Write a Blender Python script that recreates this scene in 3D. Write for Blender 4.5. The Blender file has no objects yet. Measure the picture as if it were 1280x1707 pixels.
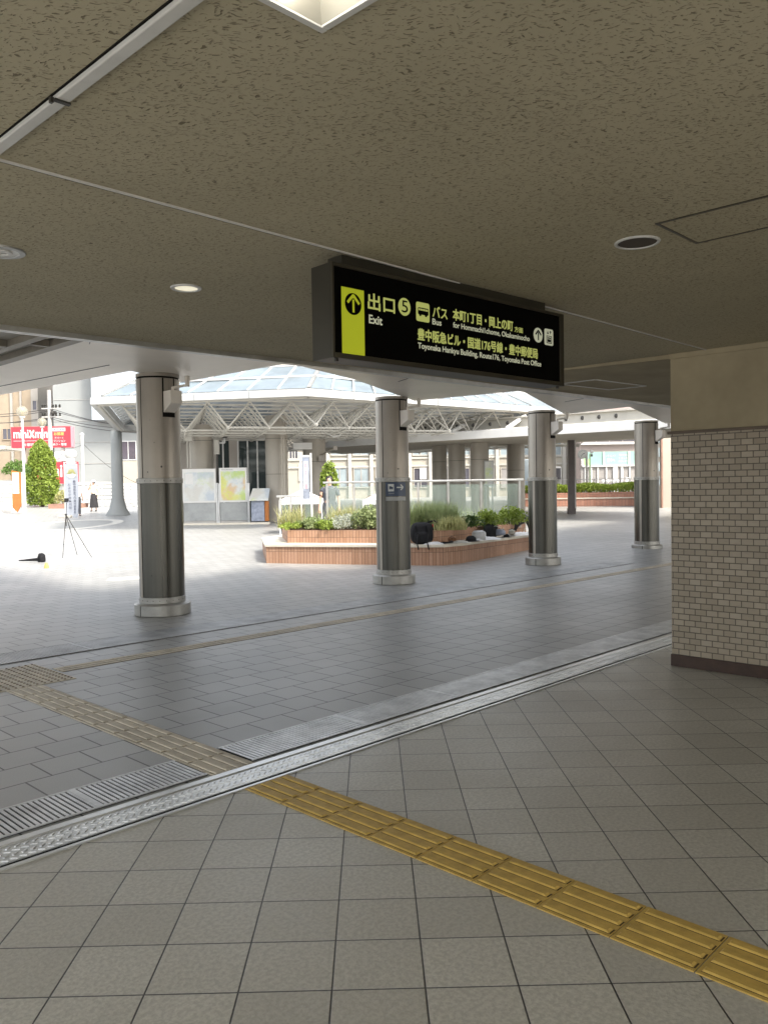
import bpy, bmesh, math, random
from mathutils import Vector, Matrix
R = math.radians
random.seed(7)
sc = bpy.context.scene
col = sc.collection
# ------------------------------------------------------------------ camera
EYE = 1.66
AZ, PITCH, ROLL, FPX = R(44.145), R(-1.638), R(0.894), 1361.0
FH = Vector((math.cos(AZ), math.sin(AZ), 0)); RH = Vector((math.sin(AZ), -math.cos(AZ), 0))
_f = Vector((FH.x*math.cos(PITCH), FH.y*math.cos(PITCH), math.sin(PITCH)))
_u = RH.cross(_f)
CR = RH*math.cos(ROLL) - _u*math.sin(ROLL); CU = _u*math.cos(ROLL) + RH*math.sin(ROLL)
cam_d = bpy.data.cameras.new('camera'); cam = bpy.data.objects.new('camera', cam_d); col.objects.link(cam)
m = Matrix((CR, CU, -_f)).transposed().to_4x4(); m.translation = (0, 0, EYE)
cam.matrix_world = m
cam_d.sensor_fit = 'HORIZONTAL'; cam_d.sensor_width = 36; cam_d.lens = FPX/1280*36
cam_d.clip_start = 0.05; cam_d.clip_end = 2000
sc.camera = cam
# ------------------------------------------------------------------ sky, sun, exposure
w = bpy.data.worlds.new('World'); sc.world = w; w.use_nodes = True
nt = w.node_tree; sky = nt.nodes.new('ShaderNodeTexSky'); sky.sky_type = 'NISHITA'; sky.sun_disc = False
sky.sun_elevation = R(50); sky.sun_rotation = R(180); sky.dust_density = 3.0; sky.air_density = 1.0
bg = nt.nodes['Background']; hs = nt.nodes.new('ShaderNodeHueSaturation'); hs.inputs['Saturation'].default_value = .32   # a hazy, whitish summer sky
nt.links.new(sky.outputs[0], hs.inputs['Color']); nt.links.new(hs.outputs[0], bg.inputs[0]); bg.inputs[1].default_value = 0.15
sd = bpy.data.lights.new('sun', 'SUN'); sd.energy = 1.5; sd.angle = R(10); sd.color = (1, .93, .82)
sun = bpy.data.objects.new('sun', sd); col.objects.link(sun); sun.rotation_euler = (R(40), 0, 0); sun.location = (0, 0, 30)
sc.view_settings.view_transform = 'Standard'; sc.view_settings.look = 'None'
sc.view_settings.exposure = 1.95; sc.view_settings.gamma = 1
sc.render.engine = 'CYCLES'
sc.cycles.use_denoising = True
sc.cycles.max_bounces = 10; sc.cycles.diffuse_bounces = 6; sc.cycles.transparent_max_bounces = 16
sc.cycles.sample_clamp_indirect = 6
# ------------------------------------------------------------------ frames: world <-> looking direction
def V(u, s, z): return Vector((RH.x*u + FH.x*s, RH.y*u + FH.y*s, z))      # metres right of, ahead of the viewpoint
def px(x, y, s):                                                          # where a sight line meets distance s -> (u, z)
    d = _f*FPX + CR*(x-640) + CU*(853.5-y); t = s/d.dot(FH)
    return d.dot(RH)*t, EYE + d.z*t
def pu(x, s, y=815): return px(x, y, s)[0]
def pz(y, s, x=640): return px(x, y, s)[1]
def terr(s): return min(max(0., .022*(s-17)), .95)
# ------------------------------------------------------------------ mesh builder
class MB:
    def __init__(self, view=False):
        self.v = []; self.f = []; self.uv = {}; self.view = view
    def P(self, p):
        self.v.append(V(*p) if self.view else Vector(p)); return len(self.v)-1
    def face(self, idx, uv=None):
        self.f.append(tuple(idx))
        if uv: self.uv[len(self.f)-1] = uv
    def quad(self, a, b, c, d, uv=None): self.face([self.P(a), self.P(b), self.P(c), self.P(d)], uv)
    def box(self, x0, y0, z0, x1, y1, z1):
        i = [self.P(p) for p in ((x0,y0,z0),(x1,y0,z0),(x1,y1,z0),(x0,y1,z0),(x0,y0,z1),(x1,y0,z1),(x1,y1,z1),(x0,y1,z1))]
        for f in ((3,2,1,0),(4,5,6,7),(0,1,5,4),(1,2,6,5),(2,3,7,6),(3,0,4,7)): self.face([i[k] for k in f])
        return self
    def obox(self, c, half, rz=0, rx=0):
        M = Matrix.Rotation(rz, 3, 'Z') @ Matrix.Rotation(rx, 3, 'X'); c = Vector(c)
        i = [self.P(c + M @ Vector((sx*half[0], sy*half[1], sz*half[2]))) for sx,sy,sz in ((-1,-1,-1),(1,-1,-1),(1,1,-1),(-1,1,-1),(-1,-1,1),(1,-1,1),(1,1,1),(-1,1,1))]
        for f in ((3,2,1,0),(4,5,6,7),(0,1,5,4),(1,2,6,5),(2,3,7,6),(3,0,4,7)): self.face([i[k] for k in f])
        return self
    def prism(self, poly, z0, z1, cap=True, z1s=None, z0s=None):
        n = len(poly); a = sum(poly[k][0]*poly[(k+1)%n][1]-poly[(k+1)%n][0]*poly[k][1] for k in range(n))
        if a < 0: poly = poly[::-1]
        lo = [self.P((p[0], p[1], z0)) for p in poly]; hi = [self.P((p[0], p[1], z1)) for p in poly]
        acc = 0
        for k in range(n):
            j = (k+1) % n; L = math.hypot(poly[j][0]-poly[k][0], poly[j][1]-poly[k][1])
            self.face((lo[k], lo[j], hi[j], hi[k]), ((acc,z0),(acc+L,z0),(acc+L,z1),(acc,z1))); acc += L
        if cap: self.face(lo[::-1]); self.face(hi)
        return self
    def tube(self, pts, r, n=8, cap=True):
        pts = [Vector(p) for p in pts]; rings = []
        rs = r if isinstance(r, (list, tuple)) else [r]*len(pts)
        for k, p in enumerate(pts):
            d = (pts[min(k+1, len(pts)-1)] - pts[max(k-1, 0)]).normalized()
            a = d.cross(Vector((0,0,1)) if abs(d.z) < .9 else Vector((1,0,0))).normalized(); b = d.cross(a)
            rings.append([self.P(p + (a*math.cos(6.28318*i/n) + b*math.sin(6.28318*i/n))*rs[k]) for i in range(n)])
        for A, B in zip(rings, rings[1:]):
            for i in range(n): self.face((A[i], A[(i+1)%n], B[(i+1)%n], B[i]))
        if cap: self.face(rings[0][::-1]); self.face(rings[-1])
        return self
    def bar(self, p, q, wd, h=None):
        p, q = Vector(p), Vector(q); h = h or wd; d = (q-p).normalized()
        a = d.cross(Vector((0,0,1)) if abs(d.z) < .95 else Vector((1,0,0))).normalized()*wd/2; b = a.cross(d).normalized()*h/2
        A = [self.P(p+x) for x in (-a-b, a-b, a+b, -a+b)]; B = [self.P(q+x) for x in (-a-b, a-b, a+b, -a+b)]
        for i in range(4): self.face((A[i], A[(i+1)%4], B[(i+1)%4], B[i]))
        self.face(A[::-1]); self.face(B); return self
    def lathe(self, c, prof, n=32, a0=0., a1=6.2831853, cap=True):
        full = a1-a0 > 6.28; k = n if full else n+1; rings = []
        for r, z in prof: rings.append([self.P((c[0]+r*math.cos(a0+(a1-a0)*i/n), c[1]+r*math.sin(a0+(a1-a0)*i/n), c[2]+z)) for i in range(k)])
        for A, B in zip(rings, rings[1:]):
            for i in range(n): self.face((A[i], A[(i+1)%k], B[(i+1)%k], B[i]))
        if full and cap and abs(prof[0][0]-prof[-1][0])+abs(prof[0][1]-prof[-1][1]) > .02: self.face(rings[0][::-1]); self.face(rings[-1])
        return self
    def blob(self, c, r, e=1.0, nu=16, nv=10, jit=0.0, rz=0):
        c = Vector(c); M = Matrix.Rotation(rz, 3, 'Z'); sp = lambda x: math.copysign(abs(x)**e, x); rings = []
        for j in range(nv+1):
            t = -math.pi/2 + math.pi*j/nv; ring = []
            for i in range(nu):
                a = 6.28318*i/nu; k = 1+random.uniform(-jit, jit)
                p = Vector((r[0]*sp(math.cos(t))*sp(math.cos(a)), r[1]*sp(math.cos(t))*sp(math.sin(a)), r[2]*sp(math.sin(t))))*k
                ring.append(self.P(c + M @ p))
            rings.append(ring)
        for A, B in zip(rings, rings[1:]):
            for i in range(nu): self.face((A[i], A[(i+1)%nu], B[(i+1)%nu], B[i]))
        return self
    def leaf(self, c, size, up=.3, lng=1.7):
        n = Vector((random.gauss(0,1), random.gauss(0,1), random.gauss(up,1))).normalized()
        a = n.orthogonal().normalized(); a.rotate(Matrix.Rotation(random.uniform(0, 6.28), 3, n)); b = n.cross(a)
        c = Vector(c); s = size*random.uniform(.6, 1.3)
        self.face([self.P(c-a*s*lng*.5), self.P(c+b*s*.4), self.P(c+a*s*lng*.5), self.P(c-b*s*.4)]); return self
    def blade(self, c, h, lean, wd):
        c = Vector(c); a = random.uniform(0, 6.28); d = Vector((math.cos(a), math.sin(a), 0)); s = Vector((-d.y, d.x, 0))*wd/2
        m1 = c + Vector((0,0,h*.6)) + d*lean*.3; t = c + Vector((0,0,h)) + d*lean
        i = [self.P(c-s), self.P(c+s), self.P(m1+s*.8), self.P(m1-s*.8), self.P(t)]
        self.face((i[0], i[1], i[2], i[3])); self.face((i[3], i[2], i[4])); return self
    def build(self, name, mt, parent=None, smooth=False, bevel=0, mt2=None, from2=0):
        me = bpy.data.meshes.new(name); off = parent_world(parent) if parent else Vector((0,0,0))
        if self.view and False: pass
        me.from_pydata([tuple(p-off) for p in self.v], [], self.f); me.update()
        if self.uv:
            ul = me.uv_layers.new(name='UVMap')
            for k, uv in self.uv.items():
                for li, t in zip(me.polygons[k].loop_indices, uv): ul.data[li].uv = t
        if smooth:
            me.polygons.foreach_set('use_smooth', [True]*len(me.polygons))
            me.set_sharp_from_angle(angle=R(40))
        me.materials.append(mt)
        if mt2:
            me.materials.append(mt2)
            for k in range(from2, len(me.polygons)): me.polygons[k].material_index = 1
        o = bpy.data.objects.new(name, me); col.objects.link(o)
        if parent: o.parent = parent
        if bevel:
            b = o.modifiers.new('bevel', 'BEVEL'); b.width = bevel; b.segments = 2; b.limit_method = 'ANGLE'; b.angle_limit = R(40)
        return o
def parent_world(o):
    p = Vector((0,0,0))
    while o: p = p + o.location; o = o.parent
    return p
def tag(o, label=None, cat=None, group=None, kind=None):
    if label: o['label'] = label
    if cat: o['category'] = cat
    if group: o['group'] = group
    if kind: o['kind'] = kind
    return o
def thing(name, label, cat, loc, group=None):
    o = bpy.data.objects.new(name, None); col.objects.link(o); o.location = loc; o.empty_display_size = .2
    return tag(o, label, cat, group)
def struct(o): o['kind'] = 'structure'; return o
def copy_tree(o, parent=None):
    c = o.copy(); col.objects.link(c); c.parent = parent
    for ch in o.children: copy_tree(ch, c)
    return c
# ------------------------------------------------------------------ materials
MT = {}
def mk(name, base, rough=.5, metal=0., spec=.5, var=None, bump=None, emit=None, alpha=None, trans=None, sss=None, coords='Object'):
    mt = bpy.data.materials.new(name); mt.use_nodes = True; t = mt.node_tree; b = t.nodes['Principled BSDF']
    b.inputs['Base Color'].default_value = (*base, 1); b.inputs['Roughness'].default_value = rough
    b.inputs['Metallic'].default_value = metal; b.inputs['Specular IOR Level'].default_value = spec
    tc = t.nodes.new('ShaderNodeTexCoord')
    if var:
        n = t.nodes.new('ShaderNodeTexNoise'); n.inputs['Scale'].default_value = var[0]; n.inputs['Detail'].default_value = 4; n.inputs['Roughness'].default_value = .65
        if len(var) > 2:
            mp = t.nodes.new('ShaderNodeMapping'); mp.inputs['Scale'].default_value = var[2]; t.links.new(tc.outputs[coords], mp.inputs[0]); t.links.new(mp.outputs[0], n.inputs[0])
        else: t.links.new(tc.outputs[coords], n.inputs[0])
        r = t.nodes.new('ShaderNodeMapRange'); r.inputs[1].default_value = .3; r.inputs[2].default_value = .7
        r.inputs[3].default_value = 1-var[1]; r.inputs[4].default_value = 1+var[1]*.6; t.links.new(n.outputs[0], r.inputs[0])
        mx = t.nodes.new('ShaderNodeMix'); mx.data_type = 'RGBA'; mx.blend_type = 'MULTIPLY'; mx.inputs[0].default_value = 1
        mx.inputs[6].default_value = (*base, 1); t.links.new(r.outputs[0], mx.inputs[7]); t.links.new(mx.outputs[2], b.inputs['Base Color'])
    if bump:
        n = t.nodes.new('ShaderNodeTexNoise'); n.inputs['Scale'].default_value = bump[0]; n.inputs['Detail'].default_value = 3; t.links.new(tc.outputs[coords], n.inputs[0])
        bp = t.nodes.new('ShaderNodeBump'); bp.inputs['Strength'].default_value = bump[1]; bp.inputs['Distance'].default_value = bump[2]
        t.links.new(n.outputs[0], bp.inputs['Height']); t.links.new(bp.outputs[0], b.inputs['Normal'])
    if emit:
        b.inputs['Emission Color'].default_value = (*emit[0], 1); b.inputs['Emission Strength'].default_value = emit[1]
    if alpha is not None: b.inputs['Alpha'].default_value = alpha
    if trans: b.inputs['Transmission Weight'].default_value = trans
    MT[name] = mt; return mt
class NG:                                            # small node graph helper
    def __init__(s, name, rough=.5, spec=.5, metal=0):
        s.m = bpy.data.materials.new(name); s.m.use_nodes = True; s.t = s.m.node_tree; s.b = s.t.nodes['Principled BSDF']
        s.b.inputs['Roughness'].default_value = rough; s.b.inputs['Specular IOR Level'].default_value = spec; s.b.inputs['Metallic'].default_value = metal
        s.tc = s.t.nodes.new('ShaderNodeTexCoord'); MT[name] = s.m
    def L(s, a, b): s.t.links.new(a, b)
    def math(s, op, a, b=None, c=None):
        n = s.t.nodes.new('ShaderNodeMath'); n.operation = op
        for k, x in enumerate((a, b, c)):
            if x is None: continue
            if isinstance(x, (int, float)): n.inputs[k].default_value = x
            else: s.L(x, n.inputs[k])
        return n.outputs[0]
    def mapping(s, src, rot=(0,0,0), scale=(1,1,1), loc=(0,0,0)):
        n = s.t.nodes.new('ShaderNodeMapping'); n.inputs['Rotation'].default_value = rot; n.inputs['Scale'].default_value = scale; n.inputs['Location'].default_value = loc
        s.L(src, n.inputs[0]); return n.outputs[0]
    def noise(s, src, scale, detail=3, rough=.6):
        n = s.t.nodes.new('ShaderNodeTexNoise'); n.inputs['Scale'].default_value = scale; n.inputs['Detail'].default_value = detail; n.inputs['Roughness'].default_value = rough
        s.L(src, n.inputs[0]); return n.outputs[0]
    def rng(s, v, a, b, c, d, smooth=False):
        n = s.t.nodes.new('ShaderNodeMapRange'); 
        if smooth: n.interpolation_type = 'SMOOTHSTEP'
        s.L(v, n.inputs[0])
        for k, x in enumerate((a, b, c, d)): n.inputs[k+1].default_value = x
        return n.outputs[0]
    def mix(s, f, a, b, mode='MIX'):
        n = s.t.nodes.new('ShaderNodeMix'); n.data_type = 'RGBA'; n.blend_type = mode
        if isinstance(f, (int, float)): n.inputs[0].default_value = f
        else: s.L(f, n.inputs[0])
        for k, x in ((6, a), (7, b)):
            if isinstance(x, tuple): n.inputs[k].default_value = (*x, 1)
            else: s.L(x, n.inputs[k])
        return n.outputs[2]
    def sep(s, v):
        n = s.t.nodes.new('ShaderNodeSeparateXYZ'); s.L(v, n.inputs[0]); return n.outputs
    def comb(s, x, y, z=0.):
        n = s.t.nodes.new('ShaderNodeCombineXYZ')
        for k, q in enumerate((x, y, z)):
            if isinstance(q, (int, float)): n.inputs[k].default_value = q
            else: s.L(q, n.inputs[k])
        return n.outputs[0]
    def white(s, v):
        n = s.t.nodes.new('ShaderNodeTexWhiteNoise'); n.noise_dimensions = '3D'; s.L(v, n.inputs[0]); return n.outputs[0]
    def bump(s, h, strength, dist, nrm=None):
        n = s.t.nodes.new('ShaderNodeBump'); n.inputs['Strength'].default_value = strength; n.inputs['Distance'].default_value = dist; s.L(h, n.inputs['Height'])
        if nrm is not None: s.L(nrm, n.inputs['Normal'])
        return n.outputs[0]
    def base(s, c): s.L(c, s.b.inputs['Base Color'])
    def spots(s, v, scale, size, keep):
        n = s.t.nodes.new('ShaderNodeTexVoronoi'); n.inputs['Scale'].default_value = scale; s.L(v, n.inputs['Vector'])
        r = s.sep(n.outputs['Color'])[0]; d = s.math('ADD', n.outputs['Distance'], s.math('MULTIPLY', s.noise(v, scale*9, 2), size*.8))
        return s.math('MULTIPLY', s.rng(d, size*.9, size*1.5, 1., 0.), s.math('GREATER_THAN', r, 1-keep))
    def grid(s, x, y, sx, sy, ox, oy, gap, stagger=0.):
        """tile cells: returns (grout mask, cell id vector)"""
        yy = s.math('DIVIDE', s.math('SUBTRACT', y, oy), sy); row = s.math('FLOOR', yy); fy = s.math('FRACT', yy)
        xx = s.math('DIVIDE', s.math('SUBTRACT', x, ox), sx)
        if stagger: xx = s.math('ADD', xx, s.math('MULTIPLY', s.math('FLOORED_MODULO', row, 2.), stagger))
        cx = s.math('FLOOR', xx); fx = s.math('FRACT', xx)
        dx = s.math('MULTIPLY', s.math('MINIMUM', fx, s.math('SUBTRACT', 1., fx)), sx)
        dy = s.math('MULTIPLY', s.math('MINIMUM', fy, s.math('SUBTRACT', 1., fy)), sy)
        d = s.math('MINIMUM', dx, dy)
        return s.rng(d, gap*.55, gap, 1., 0.), s.comb(cx, row, 0.)
def ceil_mat():
    g = NG('fissured_ceiling_tile', rough=.9, spec=.1); o = g.tc.outputs['Object']
    warp = g.noise(o, 9., 2); wv = g.mapping(o, rot=(0,0,R(45.8)))
    x, y, z = g.sep(wv)
    y2 = g.math('ADD', y, g.math('MULTIPLY', g.math('SUBTRACT', warp, .5), .09))
    v = g.comb(g.math('MULTIPLY', x, 38.), g.math('MULTIPLY', y2, 128.), 0.)
    n1 = g.noise(v, 1., 1.5, .5); dens = g.rng(g.noise(o, 2.3, 3), .35, .65, -.012, .018); m1 = g.rng(g.math('ADD', n1, dens), .612, .672, 0., 1.)
    v2 = g.comb(g.math('MULTIPLY', x, 60.), g.math('MULTIPLY', y2, 110.), 4.)
    n2 = g.noise(v2, 1., 1., .5); m2 = g.rng(n2, .64, .70, 0., .6)
    mk_ = g.math('MAXIMUM', m1, m2)
    big = g.noise(o, .8, 4); fine = g.noise(o, 160., 2)
    c = g.mix(g.rng(big, .3, .7, 0., 1.), (.395,.362,.262), (.475,.434,.318))
    c = g.mix(g.rng(fine, .35, .65, 0., .35), c, (.42,.37,.27))
    c = g.mix(g.rng(g.noise(g.mapping(o, scale=(.5,1.6,1)), .9, 5, .7), .52, .75, 0., .28), c, (.34,.30,.22)); c = g.mix(mk_, c, (.20,.175,.125)); g.base(c)
    g.L(g.bump(g.math('SUBTRACT', 1., mk_), .8, .004), g.b.inputs['Normal']); return g.m
def tile_mat():
    g = NG('textured_floor_tile', rough=.42, spec=.55); o = g.tc.outputs['Object']
    x, y, z = g.sep(o); s = 2**-.5
    a = g.math('MULTIPLY', g.math('SUBTRACT', x, y), s); b = g.math('MULTIPLY', g.math('ADD', x, y), s)
    gm, cid = g.grid(a, b, .310, .2975, -.157, 3.256, .0038)
    rnd = g.white(cid); big = g.noise(o, 1.3, 4); fine = g.noise(o, 75., 4, .7); leath = g.noise(o, 55., 3, .6)
    c = g.mix(rnd, (.455,.43,.365), (.585,.56,.485))
    c = g.mix(g.rng(big, .35, .7, 0., .45), c, (.42,.395,.33))
    c = g.mix(g.rng(fine, .35, .7, 0., .5), c, (.38,.36,.30))
    c = g.mix(g.rng(leath, .40, .60, .50, 0.), c, (.30,.28,.235)); c = g.mix(g.math('MULTIPLY', g.spots(o, 3.1, .035, .35), .75), c, (.10,.095,.08)); c = g.mix(g.rng(g.noise(g.mapping(o, rot=(0,0,.6), scale=(.5,1.8,1)), 1.1, 6, .7), .55, .75, 0., .35), c, (.27,.25,.205)); c = g.mix(gm, c, (.03,.027,.022)); g.base(c)
    h = g.math('SUBTRACT', g.math('MULTIPLY', leath, .6), gm)
    g.L(g.bump(h, .9, .005), g.b.inputs['Normal'])
    g.L(g.rng(big, .3, .7, .30, .44), g.b.inputs['Roughness']); return g.m
def paver_mat():
    g = NG('concrete_paver', rough=.5, spec=.55); o = g.tc.outputs['Object']
    x, y, z = g.sep(o)
    gm, cid = g.grid(x, y, .3115, .3115, 1.885, 4.425, .0070, .5)
    rnd = g.white(cid); big = g.noise(o, .45, 5); fine = g.noise(o, 130., 3, .8)
    c = g.mix(rnd, (.335,.33,.31), (.435,.43,.405))
    c = g.mix(g.rng(big, .35, .7, 0., .4), c, (.28,.275,.262))
    c = g.mix(g.rng(fine, .3, .7, 0., .7), c, (.23,.23,.226))
    c = g.mix(g.math('MULTIPLY', g.spots(o, 2.3, .03, .3), .7), c, (.13,.128,.12)); c = g.mix(g.rng(g.noise(g.mapping(o, scale=(.35,1.2,1)), .9, 6, .75), .55, .78, 0., .35), c, (.20,.198,.19)); c = g.mix(gm, c, (.045,.043,.04)); g.base(c)
    g.L(g.bump(g.math('SUBTRACT', g.math('MULTIPLY', fine, .3), gm), .5, .003), g.b.inputs['Normal'])
    g.L(g.rng(big, .3, .7, .37, .44), g.b.inputs['Roughness']); return g.m
def wall_tile_mat():
    g = NG('beige_wall_tile', rough=.35, spec=.5); o = g.tc.outputs['Object']
    x, y, z = g.sep(o)
    gm, cid = g.grid(y, z, .1015, .0537, 3.306, .107, .0042, .5)
    rnd = g.white(cid); big = g.noise(o, 1.2, 4); st = g.noise(g.mapping(o, scale=(1,6,30)), 2., 4, .7)
    c = g.mix(rnd, (.29,.24,.17), (.40,.335,.25))
    c = g.mix(g.rng(st, .55, .72, 0., .45), c, (.22,.185,.145))
    c = g.mix(g.rng(big, .4, .7, 0., .3), c, (.33,.29,.23))
    c = g.mix(g.rng(g.noise(g.mapping(o, scale=(1,1,.35)), 1.4, 6, .7), .5, .75, 0., .4), c, (.24,.20,.15)); c = g.mix(gm, c, (.085,.07,.052)); g.base(c)
    g.L(g.bump(g.math('SUBTRACT', 1., gm), .6, .004), g.b.inputs['Normal']); return g.m
def brick_mat(name, c1, c2, cg, wd, h, z0, gap):
    g = NG(name, rough=.6, spec=.35); u = g.tc.outputs['UV']
    x, y, z = g.sep(u)
    gm, cid = g.grid(x, y, wd, h, 0., z0, gap)
    rnd = g.white(cid); n = g.noise(g.tc.outputs['Object'], 25., 4)
    c = g.mix(rnd, c1, c2); c = g.mix(g.rng(n, .35, .7, 0., .3), c, tuple(q*.7 for q in c1)); c = g.mix(gm, c, cg); g.base(c)
    g.L(g.bump(g.math('SUBTRACT', 1., gm), .6, .005), g.b.inputs['Normal']); return g.m
def leaf_mat(name, c1, c2):
    g = NG(name, rough=.55, spec=.3); n = g.noise(g.tc.outputs['Object'], 5., 3); n2 = g.noise(g.tc.outputs['Object'], 45., 2)
    c = g.mix(g.rng(n, .35, .65, 0., 1.), c1, c2); c = g.mix(g.rng(n2, .35, .65, 0., .5), c, tuple(q*1.5 for q in c2)); g.base(c)
    tr = g.t.nodes.new('ShaderNodeBsdfTranslucent'); g.L(c, tr.inputs[0]); ad = g.t.nodes.new('ShaderNodeMixShader'); ad.inputs[0].default_value = .35
    out = g.t.nodes['Material Output']; g.L(g.b.outputs[0], ad.inputs[1]); g.L(tr.outputs[0], ad.inputs[2]); g.L(ad.outputs[0], out.inputs[0]); return g.m
def brushed(name, base, rough, metal, sc_=(60, 60, .6), amt=.25):
    g = NG(name, rough=rough, metal=metal, spec=.5); o = g.tc.outputs['Object']
    n = g.noise(g.mapping(o, scale=sc_), 1., 4, .6); big = g.noise(o, 2., 4)
    c = g.mix(g.rng(n, .3, .7, 0., 1.), tuple(q*(1-amt) for q in base), base)
    c = g.mix(g.rng(big, .4, .75, 0., .35), c, tuple(q*.65 for q in base)); g.base(c)
    g.L(g.rng(n, .3, .7, rough*.75, rough*1.3), g.b.inputs['Roughness']); return g.m
ceil_mat(); tile_mat(); paver_mat(); wall_tile_mat()
brick_mat('salmon_soldier_tile', (.38,.215,.135), (.48,.29,.195), (.10,.07,.05), .0745, .29, .0, .005)
brick_mat('red_brick_tile', (.36,.17,.115), (.45,.235,.165), (.25,.16,.12), .16, .3, .0, .012)
leaf_mat('green_leaf', (.07,.14,.03), (.14,.22,.05)); leaf_mat('bright_leaf', (.13,.20,.03), (.26,.32,.06))
leaf_mat('silver_leaf', (.26,.29,.24), (.42,.44,.36)); leaf_mat('yellow_leaf', (.27,.28,.10), (.44,.42,.20)); leaf_mat('dark_leaf', (.03,.06,.015), (.06,.10,.025))
mk('aluminium', (.66,.66,.64), .33, .75, var=(6,.15)); mk('bright_steel', (.70,.70,.68), .36, .7, var=(8,.22)); mk('grate_steel', (.66,.66,.65), .40, .6, var=(5,.3)); mk('dull_steel', (.42,.42,.415), .45, .6, var=(3,.35)); mk('grate_gap', (.03,.029,.027), .8, 0, .1); mk('painted_alu', (.60,.60,.58), .4, 0, var=(5,.1))
mk('dark_gap', (.012,.011,.010), .8, 0, .1); mk('dark_metal', (.05,.046,.04), .4, .3, var=(6,.2)); mk('bronze_metal', (.075,.068,.05), .38, .5, var=(5,.2))
mk('soffit_metal', (.80,.745,.66), .42, .1, .5, var=(.8,.08)); mk('fascia_metal', (.5,.5,.49), .2, .8, var=(1,.1)); mk('concrete', (.42,.40,.37), .85, 0, .2, var=(2,.15), bump=(30,.3,.01))
brushed('column_panel', (.37,.335,.285), .36, .5, (30,30,.4), .10); brushed('column_steel', (.11,.107,.093), .30, .8, (14,14,.1), .22); mk('column_base', (.36,.35,.32), .4, .6, var=(6,.2))
mk('cream_plaster', (.39,.335,.225), .8, 0, .2, var=(1.6,.2), bump=(60,.15,.003)); mk('brown_skirting', (.055,.03,.02), .3, 0, .5, var=(9,.3)); mk('brown_trim', (.12,.085,.055), .4, 0, .5, var=(8,.2))
mk('yellow_tactile', (.54,.36,.09), .55, 0, .35, var=(14,.22), bump=(140,.25,.002)); mk('beige_tactile', (.60,.535,.42), .6, 0, .35, var=(4,.28), bump=(140,.3,.002)); mk('dot_shade', (.24,.20,.15), .7, 0, .2, var=(9,.3)); mk('tactile_shade_dirt', (.10,.065,.025), .7, 0, .2, var=(9,.3))  # last two darks: painted dot shading, and painted bar shade with groove dirt
mk('white_paint', (.62,.61,.58), .5, 0, .4, var=(2,.06)); mk('off_white', (.44,.42,.37), .55, 0, .4, var=(1.5,.08)); mk('white_cloth', (.66,.66,.66), .85, 0, .1, var=(5,.1), bump=(15,.4,.01))
mk('sign_black', (.002,.002,.002), .45, 0, .06); mk('sign_yellow', (.28,.31,.02), .4, 0, .4, emit=((.45,.50,.02), .13)); mk('sign_letter', (.38,.40,.12), .4, 0, .3, emit=((.50,.54,.16), .13)); mk('sign_white', (.55,.56,.45), .4, 0, .3, emit=((.6,.62,.45), .10)); mk('sign_frame', (.05,.046,.034), .4, .3, var=(4,.15))
mk('lamp_glow', (.9,.9,.85), .4, emit=((1,.95,.84), 9.)); mk('downlight_glow', (.9,.85,.7), .4, emit=((1,.93,.70), .18)); mk('reflector_white', (.27,.26,.225), .3, 0, .5, var=(3,.04)); mk('frosted', (.7,.7,.68), .3)
mk('grey_ring', (.35,.35,.33), .35, .4); mk('speaker_brown', (.06,.045,.03), .6)
mk('sign_blue', (.03,.055,.11), .35, 0, .5, var=(9,.3)); mk('pale_letter', (.62,.64,.62), .5)
mk('flag_cloth', (.33,.35,.39), .85, 0, .1, var=(5,.08)); leaf_mat('lime_leaf', (.20,.30,.04), (.36,.44,.08)); leaf_mat('meadow_leaf', (.15,.21,.08), (.30,.34,.16))
mk('pavilion_white', (.46,.46,.44), .5, 0, .3, var=(.8,.2)); mk('louvre_bronze', (.26,.235,.19), .5, .1, var=(3,.2)); mk('soil', (.07,.05,.035), .95, 0, .1, var=(12,.4), bump=(25,.8,.03)); mk('stone_ledge', (.64,.59,.49), .6, 0, .3, var=(4,.12), bump=(60,.2,.003))
mk('glass_green', (.33,.42,.37), .08, 0, .5, alpha=.22); mk('glass_roof', (.19,.23,.255), .3, 0, .15, alpha=.88, var=(.6,.35)); mk('glass_dark', (.045,.06,.06), .06, .2, .8, var=(.7,.3)); mk('globe_glass', (.42,.39,.30), .08, 0, .6, alpha=.42)
mk('black_fabric', (.014,.014,.016), .8, 0, .25, var=(12,.4), bump=(40,.4,.006)); mk('black_plastic', (.02,.02,.022), .4); mk('red_paint', (.55,.035,.05), .4, var=(2,.08)); mk('brown_fabric', (.22,.10,.045), .8, var=(6,.3))
mk('orange_print', (.38,.13,.025), .6, var=(3,.2)); mk('pink_print', (.7,.25,.28), .5); mk('blue_print', (.12,.15,.5), .5); mk('grey_print', (.09,.10,.14), .6); mk('map_ink', (.32,.34,.34), .6); mk('purple_print', (.45,.25,.35), .6)
mk('tan_wall', (.34,.275,.20), .85, 0, .2, var=(.5,.2)); mk('grey_wall', (.29,.30,.29), .85, 0, .2, var=(.25,.1)); mk('pale_wall', (.38,.42,.45), .8, 0, .2, var=(.2,.06)); mk('beige_wall', (.40,.365,.30), .8, 0, .2, var=(.3,.1)); mk('beige_dark', (.36,.33,.29), .8, var=(.5,.1)); mk('pink_wall', (.38,.31,.28), .8, var=(.5,.08))
mk('window_glass', (.30,.35,.36), .08, 0, .8, var=(.5,.3)); mk('window_dark', (.09,.085,.10), .15, 0, .7, var=(.6,.3)); mk('shutter_grey', (.30,.28,.26), .6, var=(.6,.1)); mk('shop_green', (.32,.50,.44), .15, 0, .6, var=(.5,.15)); mk('shop_lime', (.40,.60,.28), .2, 0, .5)
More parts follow.
